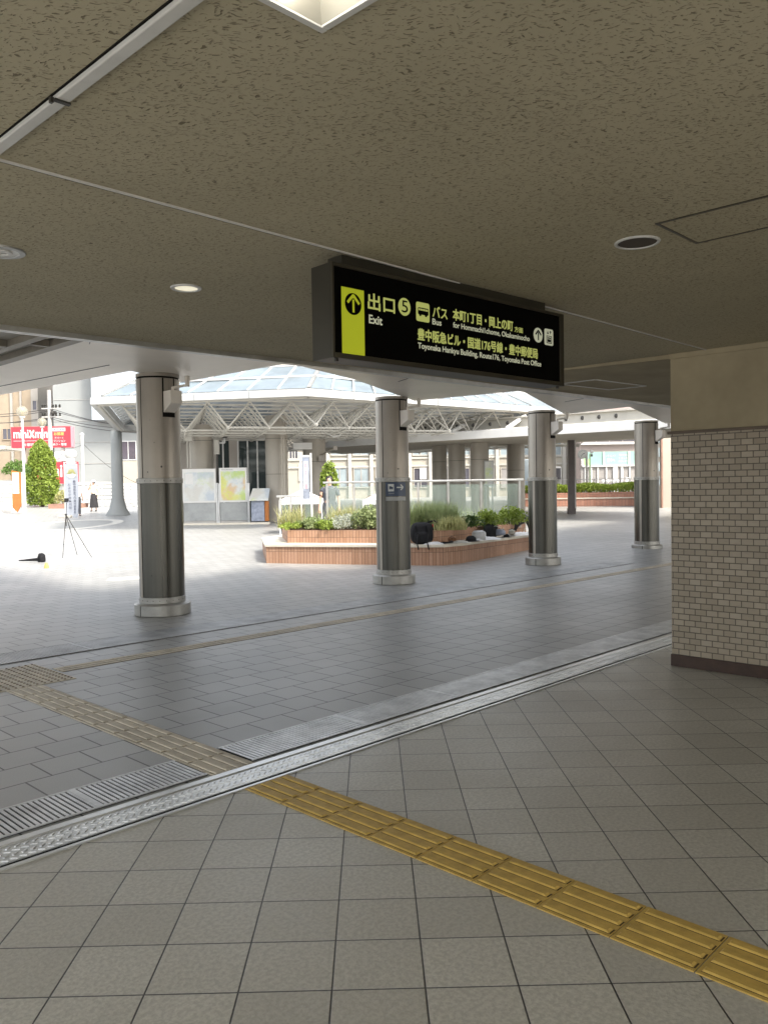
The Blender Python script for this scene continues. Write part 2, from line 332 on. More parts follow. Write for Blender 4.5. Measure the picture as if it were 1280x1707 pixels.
mk('pole_concrete', (.40,.38,.35), .8, var=(3,.15)); mk('trunk_bark', (.12,.08,.05), .9, var=(8,.3)); mk('skin', (.55,.34,.24), .55, 0, .3); mk('hair_black', (.02,.016,.014), .5); mk('cream_shirt', (.68,.62,.48), .85, var=(6,.1)); mk('black_skirt', (.03,.028,.03), .85, var=(8,.3)); mk('grey_trousers', (.08,.085,.10), .85, var=(8,.3))
mk('manhole_white', (.66,.66,.63), .6, var=(15,.3)); mk('light_marking', (.62,.60,.54), .7, var=(4,.15)); mk('grey_marking', (.33,.33,.31), .7, var=(3,.15)); mk('truck_blue', (.55,.65,.72), .4, var=(1,.05)); mk('board_grey', (.33,.34,.33), .35, 0, .6, var=(1.5,.25)); mk('box_bluegrey', (.28,.31,.38), .5, var=(6,.35)); mk('brown_pole', (.10,.085,.08), .45, .3, var=(3,.2)); mk('wire_black', (.03,.03,.03), .6); mk('rust_brown', (.30,.17,.12), .7, var=(2,.3)); mk('orange_glow', (.75,.45,.12), .6)
def map_mat(name, cols):
    g = NG(name, rough=.35, spec=.5); o = g.tc.outputs['Object']; c = (.58,.59,.56)
    c = g.mix(0., c, c)
    for k, q in enumerate(cols):
        n = g.noise(g.mapping(o, loc=(k*7.3, k*2.1, k*3.7)), 1.1, 5, .6); c = g.mix(g.rng(n, .50, .60, 0., .8), c, q)
    n = g.noise(o, 14., 4, .8); c = g.mix(g.rng(n, .58, .64, 0., .5), c, (.35,.37,.38)); g.base(c); return g.m
map_mat('map_pale', [(.48,.58,.18), (.40,.45,.50), (.52,.50,.45)]); map_mat('map_colour', [(.30,.42,.55), (.42,.55,.10), (.58,.38,.18), (.58,.58,.12)])
# ------------------------------------------------------------------ lettering
_tc = {}
def text_mesh(body, bold=.0):
    k = (body, bold)
    if k in _tc: return _tc[k]
    cu = bpy.data.curves.new('lettering', 'FONT'); cu.body = body; cu.resolution_u = 4
    o = bpy.data.objects.new('lettering', cu); col.objects.link(o)
    dg = bpy.context.evaluated_depsgraph_get(); dg.update(); me = bpy.data.meshes.new_from_object(o.evaluated_get(dg))
    vs = [(v.co.x, v.co.y) for v in me.vertices]; fs = [tuple(p.vertices) for p in me.polygons]
    bpy.data.objects.remove(o); bpy.data.curves.remove(cu); bpy.data.meshes.remove(me)
    _tc[k] = (vs, fs); return vs, fs
def text(body, mt, parent, O, X, Z, x0, z0, x1, z1, off, bold=.0, name='lettering', mapper=None):
    """lay the word into the rectangle x0..x1, z0..z1 of the plane O + x*X + z*Z, off metres in front of it"""
    vs, fs = text_mesh(body)
    if not vs: return
    ax = min(v[0] for v in vs); bx = max(v[0] for v in vs); ay = min(v[1] for v in vs); by = max(v[1] for v in vs)
    O, X, Z = Vector(O), Vector(X), Vector(Z); N = X.cross(Z).normalized(); mb = MB()
    wt = bold*(z1-z0)*1.1                             # weight: the same strokes again, a hair apart
    for k, (da, db) in enumerate(((0,0),(wt,0),(0,wt),(wt,wt)) if bold > 0 else ((0,0),)):
        q = len(mb.v)
        for v in vs:
            a = x0 + (v[0]-ax)/(bx-ax or 1)*(x1-x0-wt) + da; b = z0 + (v[1]-ay)/(by-ay or 1)*(z1-z0-wt) + db
            mb.v.append(mapper(a, b)+(-FH*.001*k) if mapper else O + X*a + Z*b + N*(off+.00025*k))
        mb.f += [tuple(i+q for i in f) for f in fs]
    return mb.build(name, mt, parent)
def flat(mt, parent, O, X, Z, polys, off, name, thick=.002, mapper=None):
    O, X, Z = Vector(O), Vector(X), Vector(Z); N = X.cross(Z).normalized(); mb = MB()
    for p in polys:
        if mapper:
            mb.face([_add(mb, mapper(a, b)) for a, b in p]); continue
        A = [_add(mb, O+X*a+Z*b+N*off) for a, b in p]; B = [_add(mb, O+X*a+Z*b+N*(off-thick)) for a, b in p]
        mb.face(A); n = len(p)
        for k in range(n): mb.face((B[k], B[(k+1)%n], A[(k+1)%n], A[k]))
    return mb.build(name, mt, parent)
def _add(mb, p): mb.v.append(Vector(p)); return len(mb.v)-1
def rect(x0, z0, x1, z1): return [(x0,z0),(x1,z0),(x1,z1),(x0,z1)]
def rrect(x0, z0, x1, z1, r, n=5):
    o = []
    for cx, cz, a in ((x1-r,z0+r,-90),(x1-r,z1-r,0),(x0+r,z1-r,90),(x0+r,z0+r,180)):
        for k in range(n+1): o.append((cx+r*math.cos(R(a+90*k/n)), cz+r*math.sin(R(a+90*k/n))))
    return o
def disc(cx, cz, rx, rz=None, n=28): rz = rz or rx; return [(cx+rx*math.cos(6.28318*k/n), cz+rz*math.sin(6.28318*k/n)) for k in range(n)]
def stroke(x0, z0, x1, z1, w):
    d = math.hypot(x1-x0, z1-z0); a, b = -(z1-z0)/d*w/2, (x1-x0)/d*w/2
    return [(x0-a,z0-b),(x1-a,z1-b),(x1+a,z1+b),(x0+a,z0+b)][::1] if True else None

# ================================================================== SETTING
# plaza outside: level near, rising gently away from the station, level again far off
mb = MB()
rows = [(3.72, None)]
mb2 = MB(view=True)
def world_strip(s0, s1, z0, z1): mb2.quad((-600, s0, z0), (600, s0, z0), (600, s1, z1), (-600, s1, z1))
# the near sheet is cut along the door track (y = 3.72) and along s = 17
def on_s(x, s): return (s - FH.x*x)/FH.y
xa, xb = -420., 420.
mb.quad((-60, 3.74, 0), ((17-FH.y*3.74)/FH.x, 3.74, 0), (-60, on_s(-60, 17), 0), (-60, on_s(-60, 17), 0)) if False else None
x17 = (17 - FH.y*3.74)/FH.x
mb.face([mb.P(p) for p in ((-60,3.74,0),(x17,3.74,0),(-60,on_s(-60,17),0))])
def vs_(u, s): return V(u, s, terr(s))
for s0, s1 in ((17, 60.2), (60.2, 600)):
    mb.f.append(tuple(_add(mb, vs_(u, s)) for u, s in ((-200 if s0 < 60 else -600, s0), (200 if s0 < 60 else 600, s0), (200 if s0 < 60 else 600, s1), (-200 if s0 < 60 else -600, s1))))
plaza = struct(mb.build('plaza_ground', MT['concrete_paver']))
# station floor and the ground behind the station, one level sheet
mb = MB(); mb.quad((-7,-5,0),(7.15,-5,0),(7.15,3.735,0),(-7,3.735,0)); mb.quad((7.15,3.30,0),(30,3.30,0),(30,3.735,0),(7.15,3.735,0))
struct(mb.build('station_floor', MT['textured_floor_tile']))
mb = MB(); mb.quad((-400,-500,-.01),(30,-500,-.01),(30,-5.01,-.01),(-400,-5.01,-.01)); mb.quad((-400,-5.01,-.01),(-7.01,-5.01,-.01),(-7.01,300,-.01),(-400,300,-.01)); mb.quad((30.01,-500,-.01),(400,-500,-.01),(400,3.7,-.01),(30.01,3.7,-.01))
struct(mb.build('street_ground', MT['concrete']))
# ceiling of the station hall, with the lamp recess left open
ZC = 2.836
fx0, fx1, fy0, fy1 = 1.105, 1.400, .25, 1.551
def cy(x): return 5.83 - .0455*(x-2.2)
mb = MB()
def cslab(poly, z=ZC): mb.prism(poly, z, z+.10)
cslab([(-2.5,-5),(fx0,-5),(fx0,cy(fx0)),(-2.5,cy(-2.5))]); cslab([(fx1,-5),(7.15,-5),(7.15,cy(7.15)),(fx1,cy(fx1))])
cslab([(fx0,-5),(fx1,-5),(fx1,fy0),(fx0,fy0)]); cslab([(fx0,fy1),(fx1,fy1),(fx1,cy(fx1)),(fx0,cy(fx0))])
struct(mb.build('ceiling', MT['fissured_ceiling_tile']))
# lower sloping ceiling to the right, past the wall corner
mb = MB()
i = [mb.P(p) for p in ((7.152,3.2,2.795),(30,3.2,2.795),(30,cy(30),2.80),(7.152,cy(7.152),2.836),(7.152,3.2,2.94),(30,3.2,2.94),(30,cy(30),2.94),(7.152,cy(7.152),2.94))]
for f in ((3,2,1,0),(4,5,6,7),(0,1,5,4),(1,2,6,5),(2,3,7,6),(3,0,4,7)): mb.face([i[k] for k in f])
struct(mb.build('entrance_ceiling', MT['cream_plaster']))
# ------------------------------------------------------------------ ceiling fittings
t = thing('ceiling_joint_trim', 'thin pale trim strip along the joint in the speckled ceiling', 'ceiling trim', (2.3,2.967,ZC))
MB().box(-2.5,2.960,ZC-.007,7.15,2.972,ZC+.002).build('bead', MT['white_paint'], t); MB().box(-2.5,2.9725,ZC-.003,7.15,2.986,ZC+.002).build('shadow_gap', MT['dark_gap'], t)
t = thing('ceiling_rail', 'long white aluminium rail fixed under the ceiling at upper left', 'rail', (1.10,2.0,ZC))
MB().box(1.085,-4.9,ZC-.018,1.125,2.93,ZC+.002).build('rail_profile', MT['painted_alu'], t, bevel=.004)
MB().box(1.079,-4.9,ZC-.004,1.0848,2.93,ZC+.002).build('shadow_gap', MT['dark_gap'], t)
MB().box(1.080,2.36,ZC-.024,1.128,2.375,ZC-.0175).box(1.074,2.375,ZC-.026,1.083,2.39,ZC-.01).build('clip', MT['dark_metal'], t)
t = thing('ceiling_light', 'lit rectangular fluorescent ceiling light with white reflector at top edge', 'ceiling light', ((fx0+fx1)/2,(fy0+fy1)/2,ZC))
fr = MB(); e = .022
fr.box(fx0-e,fy0-e,ZC-.014,fx1+e,fy0,ZC+.03).box(fx0-e,fy1,ZC-.014,fx1+e,fy1+e,ZC+.03).box(fx0-e,fy0,ZC-.014,fx0,fy1,ZC+.03).box(fx1,fy0,ZC-.014,fx1+e,fy1,ZC+.03)
fr.build('frame', MT['painted_alu'], t, bevel=.003)
rf = MB(); q = .06; zt = ZC+.085
A = [(fx0,fy0,ZC-.01),(fx1,fy0,ZC-.01),(fx1,fy1,ZC-.01),(fx0,fy1,ZC-.01)]; B = [(fx0+q,fy0+q,zt),(fx1-q,fy0+q,zt),(fx1-q,fy1-q,zt),(fx0+q,fy1-q,zt)]
for k in range(4): rf.quad(A[k], A[(k+1)%4], B[(k+1)%4], B[k])
rf.quad(*B); rfo = rf.build('reflector', MT['reflector_white'], t)
MB().tube([(1.272,fy0+.10,ZC+.006),(1.272,fy1-.030,ZC+.006)], .016, 14).build('fluorescent_tube', MT['lamp_glow'], t, smooth=True)
# small maker's notice on the sloping end of the reflector
Xd = Vector((0,1,0)); 
nz = Vector((q,0,-.095)).normalized()
flat(MT['map_ink'], rfo, (fx1-.004,1.30,ZC-.004), (0,1,0), (-.53,0,.84), [rect(.0+.045*(k%3),.012+.008*(k//3),.036+.045*(k%3)-.012*(k%2),.0155+.008*(k//3)) for k in range(12)], .003, 'notice')
def downlight(x, y, r, lit, label, ring, lens, inner=None):
    t = thing('downlight', label, 'downlight', (x,y,ZC), 'round fittings in the ceiling')
    MB().lathe((x,y,ZC-.008), [(r*.74,.004),(r*.76,0),(r*.98,0),(r,.004),(r,.012),(r*.74,.012),(r*.74,.004)], 36).build('ring', MT[ring], t, smooth=True)
    MB().lathe((x,y,ZC-.004), [(.001,.001),(r*.735,.001),(r*.735,.008),(.001,.008)], 32).build('lens', MT[lens], t)
    if inner: MB().lathe((x,y,ZC-.012), [(r*.28,.004),(r*.30,0),(r*.46,0),(r*.48,.004),(r*.48,.007),(r*.28,.007),(r*.28,.004)], 28).build('inner_ring', MT[inner], t, smooth=True)
downlight(1.576,4.083,.115,0,'unlit round downlight with grey ring, cut by the left picture edge','grey_ring','frosted','painted_alu')
downlight(2.619,4.101,.088,1,'lit round downlight glowing pale yellow, left of the hanging sign','painted_alu','downlight_glow')
t = thing('ceiling_speaker', 'round brown ceiling speaker with pale rim near the square hatch', 'speaker', (3.731,1.884,ZC))
MB().lathe((3.731,1.884,ZC-.008), [(.092,.004),(.094,0),(.104,0),(.108,.004),(.108,.012),(.092,.012),(.092,.004)], 40).build('rim', MT['painted_alu'], t, smooth=True)
MB().lathe((3.731,1.884,ZC-.003), [(.001,0),(.0915,0),(.0915,.006),(.001,.006)], 32).build('grille', MT['speaker_brown'], t)
t = thing('ceiling_hatch', 'square access hatch outlined by a thin dark frame in speckled ceiling', 'hatch', (3.75,1.45,ZC))
MB().box(3.54,1.215,ZC-.002,3.95,1.68,ZC+.002).build('panel', MT['fissured_ceiling_tile'], t)
MB().box(3.525,1.20,ZC-.004,3.54,1.695,ZC+.002).box(3.95,1.20,ZC-.004,3.965,1.695,ZC+.002).box(3.54,1.20,ZC-.004,3.95,1.215,ZC+.002).box(3.54,1.68,ZC-.004,3.95,1.695,ZC+.002).build('frame', MT['bronze_metal'], t)
t = thing('entrance_hatch', 'small hatch with thin white outline in the lower cream ceiling', 'hatch', (8.5,4.7,2.80))
def zs(x, y): return 2.795 + (y-3.2)/(cy(7.15)-3.2)*.041*(1-(x-7.15)/60) - .006
fh = MB()
hq = [(8.10,5.05),(9.05,4.95),(9.00,4.45),(8.02,4.55)]
for k in range(4):
    a, b = hq[k], hq[(k+1)%4]; fh.bar((a[0],a[1],zs(*a)),(b[0],b[1],zs(*b)),.025,.006)
fh.build('outline', MT['white_paint'], t)
# ------------------------------------------------------------------ hanging sign
SA = Vector((2.73,2.98,0)); SX = (Vector((4.68,2.88,0))-SA).normalized(); SZ = Vector((0,0,1)); SN = SX.cross(SZ); SL = 1.953
t = thing('hanging_sign', 'long black hanging direction sign with yellow exit band and lettering', 'sign', SA + SX*.97 - SN*.08 + SZ*2.30)
def sbox(mb, x0, x1, z0, z1, n0, n1):
    i = [_add(mb, SA+SX*x+SN*n+SZ*z) for x, n, z in ((x0,n1,z0),(x1,n1,z0),(x1,n0,z0),(x0,n0,z0),(x0,n1,z1),(x1,n1,z1),(x1,n0,z1),(x0,n0,z1))]
    for f in ((3,2,1,0),(4,5,6,7),(0,1,5,4),(1,2,6,5),(2,3,7,6),(3,0,4,7)): mb.face([i[k] for k in f])
b = MB(); sbox(b, 0, SL, 2.312, 2.78, -.165, -.012); b.build('housing', MT['sign_frame'], t, bevel=.003)
b = MB()
for a in ((0,.014,2.312,2.78),(SL-.045,SL,2.312,2.78),(.014,SL-.045,2.312,2.338),(.014,SL-.045,2.762,2.78)): sbox(b, a[0],a[1],a[2],a[3],-.012,.0)
b.build('frame', MT['bronze_metal'], t, bevel=.002)
b = MB(); sbox(b, .012, SL-.043, 2.336, 2.764, -.012, -.006); b.build('face_panel', MT['sign_black'], t)
b = MB(); sbox(b, .09, 1.79, 2.78, ZC-.001, -.14, -.03); b.build('hanger', MT['sign_frame'], t)
for q in (.03, 1.90): b = MB(); sbox(b, q, q+.015, 2.296, 2.312, -.03, -.015); b.build('latch', MT['dark_metal'], t)
SO = SA
bandp = flat(MT['sign_yellow'], t, SO, SX, SZ, [rect(.062,2.338,.211,2.668)], -.003, 'exit_band')
flat(MT['sign_black'], t, SO, SX, SZ, [disc(.1365,2.590,.0545)], -.001, 'arrow_disc', .0015)
flat(MT['sign_yellow'], t, SO, SX, SZ, [stroke(.1365,2.548,.1365,2.612,.012), stroke(.1365,2.634,.098,2.594,.014), stroke(.1365,2.634,.175,2.594,.014), [(.127,2.626),(.1365,2.617),(.146,2.626),(.1365,2.640)]], .0005, 'arrow', .001)
L = lambda s_, x0, z0, x1, z1, m_='sign_letter', bold=.03: text(s_, MT[m_], t, SO, SX, SZ, x0, z0, x1, z1, -.003, bold)
L('出口', .236, 2.578, .428, 2.664, bold=.035); L('Exit', .242, 2.508, .336, 2.553, 'sign_white', .04)
flat(MT['sign_letter'], t, SO, SX, SZ, [disc(.499,2.627,.0445,.047)], -.003, 'number_disc')
text('5', MT['sign_black'], t, SO, SX, SZ, .476, 2.596, .522, 2.660, -.001, .008)
flat(MT['sign_letter'], t, SO, SX, SZ, [rrect(.588,2.566,.690,2.669,.012)], -.003, 'bus_tile')
flat(MT['sign_black'], t, SO, SX, SZ, [rrect(.600,2.602,.680,2.640,.006), disc(.617,2.601,.008,n=14), disc(.661,2.601,.008,n=14)], -.001, 'bus_pictogram', .0015)
flat(MT['sign_letter'], t, SO, SX, SZ, [rect(.603+.0125*k,2.624,.612+.0125*k,2.634) for k in range(6)], .0005, 'bus_windows', .001)
L('バス', .714, 2.602, .835, 2.664, bold=.03); L('Bus', .712, 2.561, .785, 2.594, 'sign_white', .035)
L('本町1丁目・岡上の町', .879, 2.606, 1.424, 2.672, bold=.045); L('方面', 1.437, 2.606, 1.521, 2.640, bold=.03); L('for Hommachi1chome, Okakaminocho', .881, 2.560, 1.588, 2.596, 'sign_white', .035)
L('豊中阪急ビル・国道176号線・豊中郵便局', .594, 2.462, 1.670, 2.528, bold=.045); L('Toyonaka Hankyu Building, Route176, Toyonaka Post Office', .596, 2.408, 1.705, 2.450, 'sign_white', .035)
flat(MT['sign_white'], t, SO, SX, SZ, [disc(1.678,2.614,.046)], -.003, 'white_disc')
flat(MT['sign_black'], t, SO, SX, SZ, [stroke(1.678,2.582,1.678,2.632,.009), stroke(1.678,2.644,1.650,2.616,.010), stroke(1.678,2.644,1.706,2.616,.010)], -.001, 'small_arrow', .0015)
flat(MT['sign_white'], t, SO, SX, SZ, [rrect(1.746,2.562,1.838,2.665,.012)], -.003, 'lift_tile')
flat(MT['sign_black'], t, SO, SX, SZ, [rect(1.765,2.574,1.769,2.622), rect(1.815,2.574,1.819,2.622), rect(1.769,2.618,1.815,2.622), rect(1.769,2.574,1.815,2.578), disc(1.780,2.608,.005,n=10), disc(1.792,2.608,.005,n=10), disc(1.804,2.608,.005,n=10), rect(1.775,2.582,1.809,2.600), stroke(1.778,2.634,1.778,2.652,.004), stroke(1.806,2.634,1.806,2.652,.004), stroke(1.770,2.641,1.778,2.633,.004), stroke(1.786,2.641,1.778,2.633,.004), stroke(1.798,2.645,1.806,2.653,.004), stroke(1.814,2.645,1.806,2.653,.004)], -.001, 'lift_pictogram', .0015)
# ------------------------------------------------------------------ tiled wall on the right
t = thing('station_wall', 'beige tiled station wall with brown skirting and cream plaster above', 'wall', (7.3,-2,0))
XW = 7.154
MB().box(XW,-5,.107,7.55,3.30,2.112).build('tile_cladding', MT['beige_wall_tile'], t)
MB().box(XW-.012,-5,0,7.55,3.306,.107).build('skirting', MT['brown_skirting'], t, bevel=.003)
MB().box(XW-.022,-5,2.112,7.55,3.325,2.138).build('dado_trim', MT['brown_trim'], t, bevel=.003)
MB().box(XW,-5,2.138,7.55,3.30,ZC+.02).build('plaster', MT['cream_plaster'], t)
MB().box(XW-.025,-5,2.790,XW,3.30,ZC-.001).build('cornice', MT['cream_plaster'], t)
MB().box(3.2,-5.3,0,7.55,-5.01,ZC+.1).build('added_rear_wall', MT['cream_plaster'], t)  # unseen wall added behind the viewpoint to darken the ceiling at right
# ------------------------------------------------------------------ door track, grates, tactile paving
t = thing('door_track', 'bright chequer plate metal threshold strip crossing the floor diagonally', 'threshold', (6,3.87,0))
MB().box(-14,3.745,0,22,3.925,.010).build('chequer_plate', MT['bright_steel'], t)
b = MB(); yk = 0
x = -1.5
while x < 16:
    for k in range(4):
        b.obox((x + (.021 if k % 2 else 0), 3.768+.042*k, .0105), (.017,.0055,.0032), R(38 if k % 2 else -38))
    x += .042
b.build('chequer_ribs', MT['bright_steel'], t)
MB().box(-14,3.925,0,22,3.985,.016).build('smooth_strip', MT['aluminium'], t, bevel=.005)
MB().box(-14,3.722,0,22,3.744,.0045).build('guide_slot', MT['dark_gap'], t)
MB().box(-14,3.700,0,22,3.721,.007).build('edge_lip', MT['aluminium'], t)
def grate(x0, x1, y0, y1, label, pitch=.030, mt='grate_steel'):
    t = thing('drain_grate', label, 'drain grate', ((x0+x1)/2,(y0+y1)/2,0), 'steel drain grates in the paving')
    MB().box(x0,y0,.001,x1,y1,.004).build('channel', MT['grate_gap'], t)
    b = MB(); x = x0+.008
    while x < x1-.02:
        b.box(x, y0+.014, .0045, x+pitch*.62, y1-.014, .009); x += pitch
    b.build('bars', MT[mt], t)
    f = MB().box(x0,y0,.0045,x1,y0+.013,.011).box(x0,y1-.013,.0045,x1,y1,.011)
    x = x0 + 1.0
    while x < x1: f.box(x-.018,y0+.0135,.0105,x+.018,y1-.0135,.0112); x += 1.0
    f.build('frame', MT[mt], t)
grate(-8,2.655,4.045,4.41,'near steel drain grate left of the beige tactile strip')
grate(2.98,22,4.045,4.41,'near steel drain grate running from the beige tactile strip to the wall')
grate(-8,26,8.20,8.74,'far steel drain grate passing just in front of the round columns', mt='dull_steel')
XL, XR = 2.669, 2.966
def tactile(y0, y1, n, name, label, mt, z=.002):
    t = thing(name, label, 'tactile paving', ((XL+XR)/2,(y0+y1)/2,0)); dy = (y1-y0)/n
    p = MB(); s = MB(); e = MB()
    for k in range(n):
        a = y0+k*dy+.003; c = y0+(k+1)*dy-.003
        p.box(XL,a,z-.0015,XR,c,z+.0035)
        for q in range(4):
            xc = XL+.0372+.0742*q; i0 = a+.012; i1 = c-.012; zz = z+.0036
            lo = [p.P((xx,yy,zz)) for xx,yy in ((xc-.0185,i0),(xc+.0185,i0),(xc+.0185,i1),(xc-.0185,i1))]
            hi = [p.P((xx,yy,zz+.0055)) for xx,yy in ((xc-.011,i0+.008),(xc+.011,i0+.008),(xc+.011,i1-.008),(xc-.011,i1-.008))]
            for j in range(4): p.face((lo[j],lo[(j+1)%4],hi[(j+1)%4],hi[j]))
            p.face(hi)
            s.box(xc-.0225,i0-.003,z+.0036,xc-.0187,i1,z+.0040); s.box(xc-.0187,i0-.009,z+.0036,xc+.0187,i0-.003,z+.0040)  # dark strips along one side and end: painted bar shadow plus groove dirt
    p.build('blocks', MT[mt], t); s.build('shade_dirt_lines', MT['tactile_shade_dirt'], t)
    return t
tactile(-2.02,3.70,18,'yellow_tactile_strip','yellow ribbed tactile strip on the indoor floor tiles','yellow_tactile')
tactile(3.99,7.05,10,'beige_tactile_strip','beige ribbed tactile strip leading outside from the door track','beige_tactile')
t = thing('tactile_dot_pad', 'beige tactile pad of round dots where two strips meet', 'tactile paving', (2.75,7.5,0))
for bx in range(3):
    for by in range(3):
        x0 = 2.364+bx*.308; y0 = 7.06+by*.305; d = MB().box(x0,y0,.001,x0+.304,y0+.301,.006)
        for i in range(5):
            for j in range(5): d.lathe((x0+.032+.06*i,y0+.030+.06*j,.006), [(.0125,0),(.009,.0055)], 10)
        d.build('slab', MT['beige_tactile'], t, mt2=MT['dot_shade'], from2=6)  # dots coloured darker to stand for the shading on them
t = thing('guidance_strip', 'narrow beige guidance strip of three raised lines along the passage', 'tactile paving', (12,7.54,0))
b = MB()
for k in range(3):
    y = 7.445+.075*k
    x = 3.32
    while x < 26: b.box(x,y-.023,.001,x+.59,y+.023,.007); x += .6
b.build('lines', MT['beige_tactile'], t); s = MB()
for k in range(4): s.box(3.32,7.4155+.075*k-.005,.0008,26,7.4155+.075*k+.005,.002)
s.build('shade_dirt_lines', MT['tactile_shade_dirt'], t)  # same painted shade and dirt colour, as thin lines beside the raised ones
# ------------------------------------------------------------------ canopy over the passage
t = thing('station_canopy', 'metal station canopy with saw-tooth soffit resting on round columns', 'canopy', (8,8,3.25))
ZS = 3.25
out = [(-2.5,5.95),(-2.5,18.0),(4.85,18.0),(5.13,13.45),(5.40,9.81),(6.51,10.37),(6.55,7.98),(8.23,8.55),(11.1,9.96),(11.36,7.80),(15.85,9.75),(15.45,8.0),(20.5,9.6),(20.3,8.1),(26,9.9),(26,5.2)]
MB().prism(out, ZS, ZS+.35).build('soffit', MT['soffit_metal'], t)
def inset(p, d): return p
b = MB()
for a, c in (((5.13,13.45),(5.40,9.81)),((-10,17.5),(4.8,17.5))): b.bar((a[0]-.5,a[1],ZS-.003),(c[0]-.45,c[1]-.3,ZS-.003),.012,.006)
for k in range(4): b.bar((-8+k*3.2,7,ZS-.003),(-8+k*3.2,16,ZS-.003),.010,.006)
for xx in (3.2,8.0,12.6,17.2): b.bar((xx,6.2,ZS-.003),(xx+.9,8.3,ZS-.003),.008,.006)
b.build('panel_joints', MT['dark_metal'], t)
MB().prism([(6.39,9.44),(10.88,10.6),(11.4,8.6),(15.9,10.7),(15.6,8.8),(20.4,10.9),(26.8,11.5),(45,12.2),(45,-8.5),(-2.6,-8.5),(-2.6,19.4),(7.1,19.4),(6.9,13)], 4.15, 4.4).build('roof', MT['concrete'], t)  # unseen slab added above the soffit, outline shaped for the shadow it throws
MB().prism([(6.62,8.05),(8.2,8.6),(10.9,9.9),(10.7,10.2),(7.3,9.3)], ZS+.36, ZS+.42).build('recess_panel', MT['dark_metal'], t)
# metal edge where the speckled ceiling stops
b = MB(); b.bar((-2.5,cy(-2.5)+.02,ZC-.012),(26,cy(26)+.02,ZC-.012),.03,.05); b.build('ceiling_edge', MT['aluminium'], t)
b = MB(); b.bar((-2.5,cy(-2.5)+.075,ZC+.01),(26,cy(26)+.075,ZC+.01),.07,.05); b.build('edge_gap', MT['dark_gap'], t)
b = MB(); b.bar((-2.5,cy(-2.5)+.13,ZC+.005),(26,cy(26)+.13,ZC+.005),.03,.06); b.build('door_rail', MT['aluminium'], t)
MB().prism([(-2.5,cy(-2.5)+.15),(26,cy(26)+.15),(26,cy(26)+.17),(-2.5,cy(-2.5)+.17)], ZC+.03, ZS+.01).build('bulkhead', MT['soffit_metal'], t)
# framed opening in the soffit at far left
MB().prism([(-2,7.2),(3.74,7.2),(3.74,12.9),(-2,12.9)], ZS-.012, ZS-.001).build('grille_recess', MT['off_white'], t)
b = MB()
for p, q, w_ in (((3.72,7.2),(3.72,13),.12),((3.40,7.2),(3.40,13),.10),((3.345,8.62),(-2,8.62),.12),((3.345,7.75),(-2,7.75),.10),((3.345,9.9),(-2,9.9),.12),((3.655,8.3),(3.455,8.3),.06)): b.bar((*p,ZS-.05),(*q,ZS-.05),w_,.07)
b.build('grille_frame', MT['louvre_bronze'], t)
MB().box(3.50,7.2,ZS-.018,3.54,12.9,ZS-.0125).build('grille_shadow_gap', MT['dark_gap'], t)
